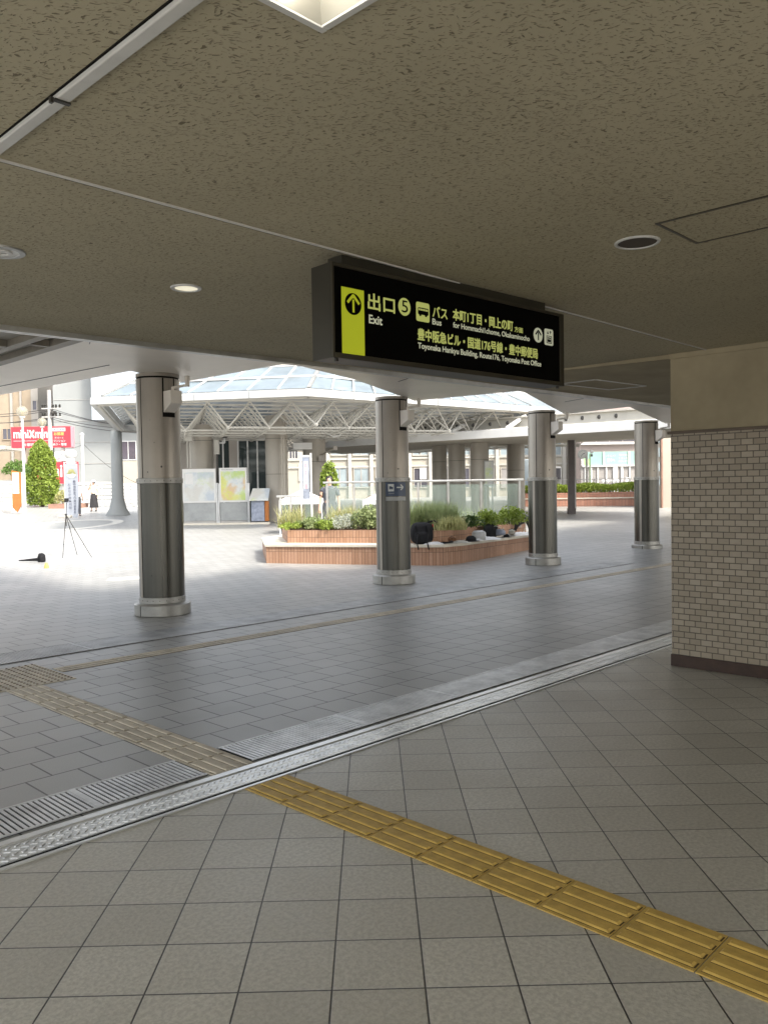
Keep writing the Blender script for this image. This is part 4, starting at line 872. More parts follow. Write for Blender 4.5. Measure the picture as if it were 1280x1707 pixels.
MB(view=True).box(u0+.06,s-.05,zg+.10,pu(440,s),s+.25,za-.06).build('cabinet', MT['box_bluegrey'], t)
MB(view=True).box(u0+.03,s-.08,zg,pu(444,s),s+.28,zg+.09).build('plinth', MT['dark_metal'], t)
MB(view=True).box(pu(440,s)+.02,s-.02,zg+.1,u1-.03,s+.2,za-.07).build('side_print', MT['orange_print'], t)
o = MB(view=True).box(pu(302,33),32.2,terr(32.3)-.05,pu(452,33),32.45,terr(32.3)+.07).build('low_kerb', MT['stone_ledge']); tag(o, 'low cream kerb in front of the map boards', 'kerb')
def globe_lamp(label, x, ytop, yc, rpx, s, ybase, arm=None, mt='white_paint'):
    u = pu(x,s,yc); zc = pz(yc,s,x); r = rpx*s/FPX; zb_ = terr(s) if ybase is None else pz(ybase,s,x)
    t = thing('globe_lamp', label, 'street lamp', V(u,s,zb_), 'globe street lamps on the plaza')
    up = pu(arm,s,yc) if arm else u
    MB().blob(V(u,s,zc), (r,r,r), 1, 20, 12).build('globe', MT['globe_glass'], t, smooth=True)
    MB().tube([V(u,s,zc-r*.75),V(u,s,zc+r*.1)], r*.28, 10).build('bulb', MT['cream_plaster'], t, smooth=True)
    MB().lathe(V(u,s,zc-r*1.12), [(r*.35,0),(r*.5,r*.1),(r*.45,r*.25)], 14).build('cup', MT['dark_metal' if arm else mt], t, smooth=True)
    if arm:
        za = pz(738,s,x); MB().tube([V(u,s,zc-r),V(u,s,za)], .035, 8).tube([V(u,s,za),V(up,s,za)], .04, 8).build('arm', MT['painted_alu'], t, smooth=True)
        MB(view=True).box(up-.1,s-.08,pz(757,s,x),up+.1,s+.08,pz(733,s,x)).build('ballast_box', MT['off_white'], t)
        MB().tube([V(up,s,zb_),V(up,s,pz(757,s,x))], .05, 10).build('pole', MT['dark_metal'], t, smooth=True)
    else: MB().tube([V(u,s,zb_),V(u,s,zc-r*1.1)], [.075,.055], 10).build('pole', MT[mt], t, smooth=True)
globe_lamp('globe lamp on a dark pole above the map boards',374,0,717,11.5,34.0,None,arm=361)
globe_lamp('taller white globe lamp left of the round topped tree',37,0,686,9.2,48,None); globe_lamp('shorter white globe lamp just behind the round topped tree',70,0,704,7.6,58,None)
# ================================================================== GLASS PAVILION
ZB, ZF = 4.76, 5.06
Pa, Pb, Pc, Pd, Pe, Pf = [(pu(x,s),s) for x, s in ((154,28.6),(513,27.0),(905,34.5),(1010,47),(640,55),(196,41))]
ring = [Pa,Pb,Pc,Pd,Pe,Pf]
t = thing('glass_pavilion','octagonal glass roof on a white steel space frame and thick columns','pavilion', V(1,38,terr(38)))
def offs(P_, d):
    c = Vector((sum(p[0] for p in P_)/len(P_), sum(p[1] for p in P_)/len(P_))); return [tuple(c+(Vector(p)-c)*(1+d/(Vector(p)-c).length)) for p in P_]
inn = offs(ring, -.45)
b = MB(view=True)
for k in range(6):
    j = (k+1) % 6; A, B, C, D = ring[k], ring[j], inn[j], inn[k]
    i = [b.P((*A,ZB)),b.P((*B,ZB)),b.P((*C,ZB)),b.P((*D,ZB)),b.P((*A,ZF-.06)),b.P((*B,ZF-.06)),b.P((*C,ZF)),b.P((*D,ZF))]
    b.face((i[0],i[1],i[5],i[4])); b.face((i[4],i[5],i[6],i[7])); b.face((i[3],i[2],i[1],i[0])); b.face((i[2],i[3],i[7],i[6]))
b.build('fascia', MT['pavilion_white'], t)
b = MB(view=True)
for k in range(6):
    A, B = ring[k], ring[(k+1)%6]; L_ = math.hypot(B[0]-A[0],B[1]-A[1]); n = max(2,int(L_/1.8))
    for q in range(1,n):
        x_, s_ = A[0]+(B[0]-A[0])*q/n, A[1]+(B[1]-A[1])*q/n; MB(view=True).box(x_-.012,s_-.035,ZB,x_+.012,s_+.0,ZF-.05).build('fascia_joint', MT['board_grey'], t)
top = offs(ring, -2.6); g = MB(view=True); fr = MB(view=True); ZT = 6.15
for k in range(6):
    j = (k+1) % 6; A, B, C, D = inn[k], inn[j], top[j], top[k]; n = max(3,int(math.hypot(B[0]-A[0],B[1]-A[1])/.95))
    g.quad((*A,ZF+.02),(*B,ZF+.02),(*C,ZT),(*D,ZT))
    for q in range(n+1):
        f = q/n; p0 = V(A[0]+(B[0]-A[0])*f,A[1]+(B[1]-A[1])*f,ZF+.03); p1 = V(D[0]+(C[0]-D[0])*f,D[1]+(C[1]-D[1])*f,ZT+.01)
        fr2 = fr; fr2.view = False; fr2.bar(p0,p1,.05 if 0 < q < n else .13,.05)
    for f in (.5, 1.): fr.bar(V(A[0]+(D[0]-A[0])*f,A[1]+(D[1]-A[1])*f,ZF+.03+(ZT-ZF)*f),V(B[0]+(C[0]-B[0])*f,B[1]+(C[1]-B[1])*f,ZF+.03+(ZT-ZF)*f),.07)
cc = (sum(p[0] for p in top)/6, sum(p[1] for p in top)/6)
for k in range(6):
    j = (k+1) % 6; g.face([g.P((*top[k],ZT)),g.P((*top[j],ZT)),g.P((*cc,7.2))])
    for f in (0,.33,.66): fr.bar(V(top[k][0]+(top[j][0]-top[k][0])*f,top[k][1]+(top[j][1]-top[k][1])*f,ZT+.02),V(*cc,7.22),.08)
g.build('glass_roof', MT['glass_roof'], t); fr.build('roof_bars', MT['pavilion_white'], t)
# space frame: square grid of top and bottom nodes with diagonals, kept inside the ring
def inside(P_, x, y):
    c = False; n = len(P_)
    for k in range(n):
        a, b_ = P_[k], P_[(k+1)%n]
        if (a[1] > y) != (b_[1] > y) and x < (b_[0]-a[0])*(y-a[1])/(b_[1]-a[1])+a[0]: c = not c
    return c
sf = MB(); pit = 1.45; ang = R(14); ca, sa = math.cos(ang), math.sin(ang)
def node(i, j, h=0.): x_, y_ = (i+h)*pit, (j+h)*pit; return (x_*ca-y_*sa, 40+x_*sa+y_*ca)
okc = lambda p: inside(offs(ring,-.3), *p)
for i in range(-12,13):
    for j in range(-12,13):
        A = node(i,j); 
        if okc(A):
            for di, dj in ((1,0),(0,1)):
                B = node(i+di,j+dj)
                if okc(B): sf.tube([V(*A,ZB+.02),V(*B,ZB+.02)], .034, 6, False)
        C = node(i,j,.5)
        if inside(offs(ring,-1.0), *C):
            zc = ZB-.85
            for di, dj in ((1,0),(0,1)):
                D = node(i+di,j+dj,.5)
                if inside(offs(ring,-1.0), *D): sf.tube([V(*C,zc),V(*D,zc)], .036, 6, False)
            for di, dj in ((0,0),(1,0),(0,1),(1,1)):
                E_ = node(i+di,j+dj)
                if okc(E_): sf.tube([V(*C,zc),V(*E_,ZB)], .027, 6, False)
            sf.blob(V(*C,zc), (.075,.075,.075), 1, 8, 6)
for k in range(6):
    A, B = offs(ring,-.3)[k], offs(ring,-.3)[(k+1)%6]; sf.tube([V(*A,ZB+.02),V(*B,ZB+.02)], .07, 8, False)
sf.build('space_frame', MT['off_white'], t)
def big_column(x, s, r, ztop):
    c = V(pu(x,s), s, 0); z0 = terr(s)
    MB().lathe((c.x,c.y,0), [(r,z0),(r,ztop)], 32).build('column', MT['beige_col'], t, smooth=True)
    MB().lathe((c.x,c.y,0), [(r+.004,z0+1.95),(r+.004,z0+1.965)], 32).lathe((c.x,c.y,0), [(r+.004,z0+3.4),(r+.004,z0+3.415)], 32).build('column_joints', MT['dark_metal'], t)
mk('beige_col', (.33,.30,.25), .45, .1, .5, var=(1.5,.08))
big_column(337,34.6,.50,ZB-.3); big_column(462,33.6,.455,ZB-.05); big_column(253,36,.42,ZB-.3); big_column(860,39,.42,ZB-.3)
b = MB(view=True); s = 32.9; b.box(pu(468,s),s-.10,pz(713,s,468)-.3,pu(478,s),s+.1,pz(713,s,468)+.02); b.box(pu(470,s),s-.05,pz(860,s,470),pu(472,s),s+.02,pz(722,s,470)); b.box(pu(474,s),s-.05,pz(860,s,470),pu(476,s),s+.02,pz(722,s,470)); b.build('cable_boxes', MT['beige_col'], t)
b = MB().tube([xyz(472,712,32.8),xyz(472,706,32.8),xyz(520,704,33.2)], .04, 8); b.build('pipe', MT['beige_col'], t, smooth=True)
b = MB(view=True); s = 33.6; b.box(pu(311,s),s-.1,pz(736,s,311),pu(323,s),s+.1,pz(719,s,311)); b.box(pu(313,s),s-.05,pz(780,s,311),pu(315,s),s,pz(735,s,311)); b.box(pu(318,s),s-.05,pz(780,s,311),pu(320,s),s,pz(735,s,311)); b.build('meter_box', MT['off_white'], t)
# slanting support post with flared foot at the left
s = 41; b = MB(); u = pu(196,s); z0 = terr(s)
b.tube([V(u,s,z0),V(u,s,z0+.35),V(u,s,z0+.9),V(u,s,ZB)], [.62,.42,.30,.27], 14); b.build('support_post', MT['grey_wall'], t, smooth=True)
# ------------------------------------------------------------------ lift enclosure behind the boards
s = 37.; z0 = terr(s)
t = thing('lift_enclosure','glazed lift enclosure with grey panels behind the map boards','lift enclosure', V(pu(405,s),s,z0))
zt_ = pz(716,s,400)
MB(view=True).box(pu(300,s),s+.1,z0,pu(449,s),s+3,zt_-.1).build('core', MT['window_dark'], t)
for x0, x1 in ((363,383),(397,447)): MB(view=True).box(pu(x0,s),s+.04,z0,pu(x1,s),s+.095,pz(733,s,400)).build('glazing', MT['glass_dark'], t)
b = MB(view=True)
b.box(pu(300,s),s,z0,pu(363,s),s+.09,zt_).box(pu(383,s),s,z0,pu(397,s),s+.09,zt_).box(pu(363,s)+.001,s+.002,pz(731,s,400),pu(383,s)-.001,s+.09,zt_).box(pu(397,s)+.001,s+.002,pz(731,s,400),pu(449,s),s+.09,zt_)
b.build('grey_panels', MT['beige_dark'], t)
b = MB(view=True)
for x_ in (373,398,414,430,446): b.box(pu(x_,s)-.03,s-.02,z0,pu(x_,s)+.03,s+.039,pz(733,s,400))
b.box(pu(397,s),s-.022,pz(735,s,400),pu(449,s),s+.038,pz(732,s,400)); b.build('mullions', MT['painted_alu'], t)
# ------------------------------------------------------------------ covered walkway
def wy(x, y0): return y0
WN = [(pu(515,39.5,745),39.5),(pu(680,35.5),35.5),(pu(870,32.2),32.2),(pu(1060,29.6),29.6),(pu(1230,27.8),27.8)]
WF = [(p[0]+1.2,p[1]+7.0) for p in WN]
t = thing('walkway_canopy','curved white walkway canopy with steel beam over the plaza path','canopy', V(5,36,terr(36)))
zs_ = 3.66; poly = WN + WF[::-1]
b = MB(view=True); b.prism(poly, zs_, zs_+.10); b.build('soffit', MT['beige_wall'], t)
b = MB(view=True)
for A, B in zip(WN, WN[1:]):
    b.quad((A[0],A[1]-.06,zs_-.02),(B[0],B[1]-.06,zs_-.02),(B[0],B[1]-.06,zs_+.30),(A[0],A[1]-.06,zs_+.30)); b.quad((A[0],A[1]-.06,zs_+.30),(B[0],B[1]-.06,zs_+.30),(B[0],B[1]+.7,zs_+.38),(A[0],A[1]+.7,zs_+.38)); b.quad((A[0],A[1]-.001,zs_-.02),(B[0],B[1]-.001,zs_-.02),(B[0],B[1]-.06,zs_-.02),(A[0],A[1]-.06,zs_-.02))
b.build('fascia', MT['white_paint'], t)
bm_, br_ = MB(view=True), MB()
zb0 = [4.12,4.10,4.12,4.2,4.3]
for k, (A, B) in enumerate(zip(WN, WN[1:])):
    a = (A[0]+.2,A[1]+1.6); c = (B[0]+.2,B[1]+1.6)
    for z_, h_ in ((4.12,.05),(4.52,.05)): br_.bar(V(*a,z_),V(*c,z_),.28,h_)
    br_.bar(V(*a,4.32),V(*c,4.32),.03,.36)
br_.build('beam', MT['off_white'], t)
b = MB()
for f in (.15,.3,.45,.6,.75,.9):
    for A, B in ((WN[1],WN[2]),(WN[2],WN[3])):
        p = V(A[0]+.2+(B[0]-A[0])*f, A[1]+1.6+(B[1]-A[1])*f-.03, 4.32); MB().blob(p, (.085,.02,.085), 1, 12, 8, 0, AZ-1.57).build('beam_hole', MT['dark_metal'], t)
b = MB()
for f, zt_ in ((.42,4.5),(.9,4.6)):
    A, B = WN[1], WN[2]; p = V(A[0]+(B[0]-A[0])*f, A[1]+(B[1]-A[1])*f+.5, zs_+.36); q = V(A[0]+.9+(B[0]-A[0])*f, A[1]+1.5+(B[1]-A[1])*f, zt_); MB().bar(p,q,.14,.12).build('bracket', MT['white_paint'], t)
for x_, s_, wpx in ((525,36.6,38),(733,39.5,25),(762,38.2,28),(800,37,30)):
    r = wpx/2*s_/FPX; c = V(pu(x_,s_),s_,0); MB().lathe((c.x,c.y,0), [(r,terr(s_)),(r,zs_ if x_ > 600 else 4.1)], 28).build('column', MT['beige_col'], t, smooth=True)
    MB().lathe((c.x,c.y,0), [(r+.004,2.9),(r+.004,2.915)], 28).build('column_joint', MT['dark_metal'], t)
MB(view=True).box(pu(540,36.2),36.0,terr(36),pu(558,36.2),36.15,pz(801,36,550)).build('white_cladding', MT['white_paint'], t)
b = MB().tube([xyz(546,722,33),xyz(555,728,33),xyz(566,726,33),xyz(572,719,33),xyz(580,723,33)], .03, 6); b.build('cable', MT['white_paint'], t, smooth=True)
o = MB(view=True).box(pu(490,35),35,pz(749,35,500),pu(521,35),35.1,pz(738,35,500)).bar(V(pu(505,35),35.05,pz(738,35,500)),V(pu(505,35),35.05,4.8),.04).build('hanging_plate', MT['white_paint']); tag(o, 'blank white plate hanging under the pavilion edge', 'sign')
# lamp arm and camera on the left walkway column
t = thing('security_camera','security camera on an arm fixed to the walkway column','camera', xyz(537,758,36.0))
MB().tube([xyz(532,760,36.2),xyz(548,752,35.8),xyz(559,748,35.6)], .035, 8).build('arm', MT['beige_col'], t)
MB().obox(xyz(536,764,35.95), (.12,.1,.13), .6).build('housing', MT['beige_dark'], t); MB().obox(xyz(559,747,35.6), (.08,.08,.09), .6).build('lamp_head', MT['beige_dark'], t)
# ================================================================== BUILDINGS
def window(mb_parent, s, x0, y0, x1, y1, glass, frame='off_white', proud=.05, split=2, name='window'):
    u0, u1 = pu(x0,s), pu(x1,s); z0, z1 = pz(y1,s,(x0+x1)/2), pz(y0,s,(x0+x1)/2)
    f = MB(view=True); w_ = .07
    f.box(u0-w_,s-proud-.06,z0-w_,u1+w_,s+.02,z0).box(u0-w_,s-proud-.03,z1,u1+w_,s+.02,z1+w_).box(u0-w_,s-proud-.03,z0,u0,s+.02,z1).box(u1,s-proud-.03,z0,u1+w_,s+.02,z1)
    for k in range(1, split): uu = u0+(u1-u0)*k/split; f.box(uu-.03,s-proud-.02,z0,uu+.03,s+.01,z1)
    fo = f.build(name, MT[frame], mb_parent)
    MB(view=True).box(u0,s-proud+.02,z0,u1,s+.015,z1).build('pane', MT[glass], fo)
    return fo
s = 62.; zg = .95
t = thing('office_building','long beige office building with tall pilasters behind the walkway','building', V(pu(720,s),s,zg))
MB(view=True).box(pu(455,s),s,zg-.2,pu(969,s),s+12,14.).build('wall', MT['beige_wall'], t)
pil = [548,584,620,652,684,718,752,788,829,868,906,940,966]
for a in pil: MB(view=True).box(pu(a,s)-.13,s-.22,zg,pu(a,s)+.13,s-.002,13.9).build('pilaster', MT['off_white'], t)
b = MB(view=True)
for y in (763,776): b.box(pu(455,s),s-.10,pz(y,s,700)-.08,pu(966,s),s-.001,pz(y,s,700)+.05)
b.build('ledges', MT['off_white'], t)
for k, (a, c) in enumerate(zip(pil, pil[1:])):
    window(t, s, a+6, 738, c-5, 758, 'window_glass', split=2)
    window(t, s, a+7, 781, c-6, 812, 'shutter_grey' if k in (8,3) else ('window_dark' if k in (4,6) else 'window_glass'), 'beige_dark', split=2 if k != 8 else 1)
window(t, s, 484, 748, 497, 764, 'window_dark', split=3); window(t, s, 500, 775, 540, 800, 'window_glass')
o = MB(view=True).box(pu(700,s),s-.12,pz(799,s,700),pu(711,s),s-.09,pz(780,s,700)).build('paper_notice', MT['white_paint'], t)
# shop on the right
s = 58.
t = thing('corner_shop','shop with green glass frontage and white mullions across the plaza','building', V(pu(1010,s),s,.9))
MB(view=True).box(pu(967,s),s,.75,pu(1062,s),s+10,12).build('wall', MT['pink_wall'], t)
b = MB(view=True); b.box(pu(967,s),s-.3,pz(741,s,1010),pu(1062,s),s-.002,pz(738,s,1010)); b.build('ledge', MT['white_paint'], t)
window(t, s, 972, 728, 1060, 736, 'window_dark', 'shutter_grey', split=4)
z0, z1 = pz(775.5,s,1010), pz(753,s,1010)
MB(view=True).box(pu(970,s),s-.08,z0,pu(1062,s),s-.003,z1).build('green_glass', MT['shop_green'], t)
MB(view=True).box(pu(970,s),s-.10,z0,pu(984,s),s-.081,z0+(z1-z0)*.5).build('lime_panel', MT['shop_lime'], t)
b = MB(view=True)
for x_ in (970,1006,1048,1061): b.box(pu(x_,s)-.06,s-.14,z0,pu(x_,s)+.06,s-.104,z1)
b.box(pu(970,s),s-.2,z0-.1,pu(1062,s),s-.003,z0-.001); 
for x_ in (975,985,996,1010,1022,1035,1049): b.box(pu(x_,s)-.05,s-.14,.9,pu(x_,s)+.05,s-.07,z0-.1)
b.box(pu(1021,s),s-.16,.9,pu(1029,s),s-.145,z0-.1); b.box(pu(1035,s),s-.16,.9,pu(1038,s),s-.145,z0-.1)
b.build('mullions', MT['white_paint'], t)
MB(view=True).box(pu(968,s),s-.06,.8,pu(1062,s),s-.003,z0-.101).build('glass_doors', MT['shutter_grey'], t)
zc = (z0+z1)/2; O_ = V(pu(1008,s),s-.081,0)
text('いらっしゃい', MT['white_paint'], t, O_, RH, (0,0,1), .08, zc+.1, .75, zc+.28, .004, .02); text('豊中へ', MT['white_paint'], t, O_, RH, (0,0,1), .15, zc-.26, .72, zc+.02, .004, .03)
text('毎日の', MT['white_paint'], t, O_, RH, (0,0,1), 1.0, zc+.16, 1.6, zc+.32, .004, .02); text('くらしを', MT['white_paint'], t, O_, RH, (0,0,1), .98, zc-.06, 1.62, zc+.10, .004, .02); text('応援します', MT['white_paint'], t, O_, RH, (0,0,1), .96, zc-.28, 1.64, zc-.12, .004, .02)
b = MB(view=True)
for k, x_ in enumerate((1003,1011,1017,1027)): b.blob((pu(x_,s),s-.3,pz(802,s,1010)), (.12,.1,.16), 1, 10, 6)
b.box(pu(1040,s),s-.4,pz(812,s,1010),pu(1045,s),s-.3,pz(796,s,1010)); b.build('display', MT['white_paint'], t)
s = 40.
t = thing('side_building','pale concrete building seen in the gap beside the tiled wall','building', V(pu(1130,s),s,terr(s)))
MB(view=True).prism([(pu(1096,s),s),(pu(1300,s),s),(pu(1300,s)+4,s+8),(pu(1099,s+8),s+8)],terr(s)-.2,12).build('wall', MT['beige_wall'], t)
MB(view=True).box(pu(1101,s),s-.12,terr(s),pu(1103.5,s),s-.01,5).build('drain_pipe', MT['rust_brown'], t)
b = MB(view=True)
for k in range(4): b.box(pu(1096.5,s),s-.06,1.6+.7*k,pu(1099.5,s),s-.002,2.05+.7*k)
b.build('window_strip', MT['window_glass'], t)
# left buildings
s = 78.
t = thing('tan_building','tan apartment building with dark edge strip at far left','building', V(pu(10,s),s,.95))
MB(view=True).box(pu(-140,s),s,.8,pu(56,s),s+10,16).build('wall', MT['tan_wall'], t)
MB(view=True).box(pu(56,s)+.01,s-.1,.8,pu(68,s),s+9,16).build('edge_strip', MT['beige_dark'], t)
for x0, x1 in ((-20,0),(8,22)): window(t, s, x0, 715, x1, 732, 'window_dark', 'tan_wall')
MB(view=True).box(pu(22,s),s-.2,.8,pu(26,s),s-.005,15.9).box(pu(38,s),s-.2,.8,pu(41,s),s-.005,15.9).build('pilaster', MT['beige_dark'], t)
window(t, s-.11, 59, 668, 65, 683, 'window_dark', 'beige_dark', split=1)
s = 70.
t = thing('grey_building','large plain grey building with one small window behind the plaza','building', V(pu(150,s),s,.95))
MB(view=True).box(pu(69,s),s+3,.8,pu(480,s),s+14,18).build('wall', MT['grey_wall'], t)
MB(view=True).box(pu(145,s),s+1.6,pz(697,s,150),pu(480,s),s+2.99,17.8).build('upper_block', MT['pale_wall'], t)
MB(view=True).box(pu(198,s),s+1.2,.8,pu(300,s),s+2.99,pz(768,s,200)).build('lower_siding', MT['beige_wall'], t)
window(t, s+3, 203, 736, 228, 766, 'window_dark', 'painted_alu')
b = MB(view=True)
for k in range(5): b.box(pu(69,s),s+2.96,2.4+1.9*k,pu(300,s),s+2.998,2.43+1.9*k)
b.build('panel_joints', MT['concrete'], t)
# red roof sign
s = 63.
def redsign(x0, y0, x1, y1, label, nm):
    u0, u1 = pu(x0,s), pu(x1,s); z0, z1 = pz(y1,s,(x0+x1)/2), pz(y0,s,(x0+x1)/2)
    t = thing(nm, label, 'sign', V((u0+u1)/2,s,z0)); MB(view=True).box(u0,s,z0,u1,s+.5,z1).build('box', MT['red_paint'], t); return t, V(u0,s,0), u1-u0, z0, z1
t, O_, w_, z0, z1 = redsign(21,711,120,746,'large red shop sign with white rounded lettering','red_sign'); h_ = z1-z0
MB(view=True).box(pu(120,s)+.002,s+.02,z0+.02,pu(122.5,s),s+.48,z1-.02).build('side', MT['pink_print'], t)
TT = lambda b_, m_, a, c, d, e, bold=.02: text(b_, MT[m_], t, O_, RH, (0,0,1), w_*a, z0+h_*c, w_*d, z0+h_*e, .01, bold)
TT('mini', 'white_paint', .04, .46, .295, .86, .045); TT('mini', 'white_paint', .405, .46, .65, .86, .045); TT('×', 'yellow_print', .305, .42, .395, .88, .05) if 'yellow_print' in MT else TT('×', 'cream_shirt', .305, .44, .395, .86, .05)
flat(MT['white_paint'], t, O_, RH, (0,0,1), [rect(w_*.04,z0+h_*.32,w_*.65,z0+h_*.335), rect(w_*.70,z0+h_*.77,w_*.915,z0+h_*.93)], .01, 'sign_line'); 
text('賃貸情報', MT['blue_print'], t, O_, RH, (0,0,1), w_*.71, z0+h_*.79, w_*.905, z0+h_*.91, .013, .02); TT('お部屋', 'orange_glow', .72, .57, .89, .73, .03); TT('アパート', 'white_paint', .73, .40, .88, .50); TT('マンション', 'white_paint', .715, .25, .91, .36); TT('仲介・管理', 'white_paint', .70, .08, .93, .20, .03); TT('お部屋さがし', 'white_paint', .20, .08, .60, .22, .02)
for xx in (40,105): MB(view=True).box(pu(xx,s)-.1,s+.15,.9,pu(xx,s)+.1,s+.35,z0-.001).build('post', MT['pole_concrete'], t)
t, O_, w_, z0, z1 = redsign(60,770,128,806,'lower red shop sign partly hidden behind the tree','lower_red_sign'); h_ = z1-z0
TT('mini', 'white_paint', .08, .30, .66, .85, .045)
t = thing('white_sign','small white shop sign with grey and pink print','sign', V(pu(104,s),s,1)); u0, u1 = pu(92,s), pu(115,s); z0, z1 = pz(768,s,104), pz(753,s,104)
MB(view=True).box(u0,s+.05,z0,u1,s+.4,z1).build('box', MT['white_paint'], t)
O_ = V(u0,s+.05,0); w_ = u1-u0; h_ = z1-z0; text('クリ', MT['grey_print'], t, O_, RH, (0,0,1), w_*.3, z0+h_*.45, w_*.9, z0+h_*.85, .01, .02); flat(MT['pink_print'], t, O_, RH, (0,0,1), [[(w_*.1,z0+h_*.1),(w_*.6,z0+h_*.15),(w_*.3,z0+h_*.4)]], .01, 'print')
o = MB(view=True).box(pu(-80,66),65,.9,pu(66,66),69,pz(800,66,30)).box(pu(-80,66),64.8,pz(750,66,10),pu(22,66),68,pz(744,66,10)).build('white_shopfront', MT['off_white']); tag(o, 'low pale shopfront beneath the big red sign', 'building')
# utility pole, wires, poles
s = 60.; u = pu(86,s)
t = thing('utility_pole','grey concrete utility pole with cross arms beside the red sign','utility pole', V(u,s,.9))
MB().tube([V(u,s,.9),V(u,s,pz(650,s,86))], [.19,.13], 12).build('pole', MT['pole_concrete'], t, smooth=True)
for y in (681,695):
    z_ = pz(y,s,86); MB(view=True).box(pu(74,s),s-.14,z_-.05,pu(106,s),s-.04-.0,z_+.05).build('crossarm', MT['pole_concrete'], t)
for y in (681,695):
    for x_ in (75,79,93,98,104): MB().lathe(V(pu(x_,s),s-.1,pz(y,s,86)+.05), [(.05,0),(.11,.08),(.05,.12),(.10,.2),(.03,.26)], 8).build('insulator', MT['dark_metal'], t)
MB().blob(V(pu(94,s),s-.15,pz(688,s,86)), (.22,.16,.14), .6, 10, 6).build('switch_box', MT['dark_metal'], t)
t = thing('overhead_wires','black overhead wires running from the utility pole','wires', V(u,s,8)); b = MB()
for y, y0, y1 in ((681,680,700),(684,686,696),(695,696,694),(698,690,704)):
    for xe, ye, se in ((-160,y0,64),(330,y1+14,52)):
        a = xyz(86,y,s-.1); c = xyz(xe,ye,se); pts = [a+(c-a)*k/14+Vector((0,0,-.5*(1-(2*k/14-1)**2))) for k in range(15)]; b.tube(pts, .022, 5, False)
for xe, ye in ((230,806),(92,740)):
    a = xyz(139,740,60); c = xyz(xe,ye,58); b.tube([a+(c-a)*k/10+Vector((0,0,-.3*(1-(2*k/10-1)**2))) for k in range(11)], .016, 5, False)
b.build('cables', MT['wire_black'], t)
s = 60.
def wpole(x, y0, y1, r, label):
    t = thing('white_pole', label, 'pole', V(pu(x,s),s,terr(s)), 'slim white poles'); MB().tube([V(pu(x,s),s,terr(s)),V(pu(x,s),s,pz(y0,s,x))], r, 10).build('shaft', MT['white_paint'], t, smooth=True); MB().blob(V(pu(x,s),s,pz(y0,s,x)), (r*1.6,r*1.6,r*1.2), 1, 10, 6).build('cap', MT['white_paint'], t)
wpole(139,724,0,.10,'slim white pole left of the person in the hat'); wpole(119,757,0,.30,'stout white post behind the flag banner')
# steps / white railing behind the person
def slats(x0, x1, y0, y1, n, s, label, post=4):
    t = thing('white_railing', label, 'railing', V(pu((x0+x1)/2,s),s,terr(s)), 'white slatted railings'); b = MB(view=True)
    for k in range(n): z_ = pz(y0+(y1-y0)*k/(n-1),s,x0); b.box(pu(x0,s),s-.03,z_-.07,pu(x1,s),s+.03,z_+.07)
    b.build('slats', MT['white_paint'], t)
    for k in range(post): uu = pu(x0+(x1-x0)*k/(post-1),s); MB(view=True).box(uu-.06,s+.031,terr(s)-.1,uu+.06,s+.12,pz(y0,s,x0)+.05).build('post', MT['white_paint'], t)
slats(126,192,806,836,6,52,'white slatted railing behind the person in the hat'); slats(204,240,808,836,6,51,'white slatted railing behind the grey support post')
slats(-60,20,806,848,7,46,'white slatted railing at the far left edge',5)
# ------------------------------------------------------------------ trees and shrubs on the plaza
s = 54.; z0 = terr(s); u = pu(70,s)
t = thing('topiary_tree','tall egg shaped green tree before the red signs','tree', V(u,s,z0))
MB().tube([V(u,s,z0),V(u+.05,s,z0+1.2),V(u,s,z0+3.2)], [.14,.11,.04], 8).build('trunk', MT['trunk_bark'], t, smooth=True)
b = MB(); H_ = pz(733,s,70)-z0
for k in range(9500):
    h = random.random()**.9; prof = (1.14*(1-max(0,(h-.22)/.78)**2.2)**.6 if h > .22 else .95+.19*(h/.22)); a = random.uniform(0,6.28)
    rr = prof*(random.random()**.28)*(.90+.10*math.sin(a*5+h*17)+.06*math.sin(a*9-h*31)); b.leaf(V(u+math.cos(a)*rr, s+math.sin(a)*rr, z0+.12+h*(H_-.12)), .12)
b.build('crown', MT['bright_leaf'], t)
def bush(x, y, w_, h_, s, label, mt='green_leaf', n=1200, size=.09, name='bush'):
    u = pu(x,s); zb_ = pz(y,s,x); t = thing(name, label, 'bush', V(u,s,zb_), 'bushes around the plaza'); b = MB()
    for k in range(n):
        a = random.uniform(0,6.28); rr = random.random()**.5; b.leaf(V(u+math.cos(a)*w_*rr, s+math.sin(a)*w_*.7*rr, zb_+h_*(1-rr*rr*.6)*random.random()**.5), size)
    b.build('foliage', MT[mt], t); MB().tube([V(u,s,zb_-.3),V(u,s,zb_+h_*.5)], .03, 6).build('stem', MT['trunk_bark'], t)
bush(28,792,.9,1.0,52,'loose green bush left of the round topped tree'); bush(104,840,.55,.9,52,'small olive bush right of the round topped tree','yellow_leaf',700)
bush(549,818,.28,.95,25,'thin green shrub beside the dark haired person','bright_leaf',700,.08)
o = MB(view=True).box(pu(84,51),50.6,terr(50)-.1,pu(132,51),53,terr(51)+.28).build('brick_kerb', MT['rust_brown']); tag(o, 'low reddish brick edging beneath the tree', 'kerb')
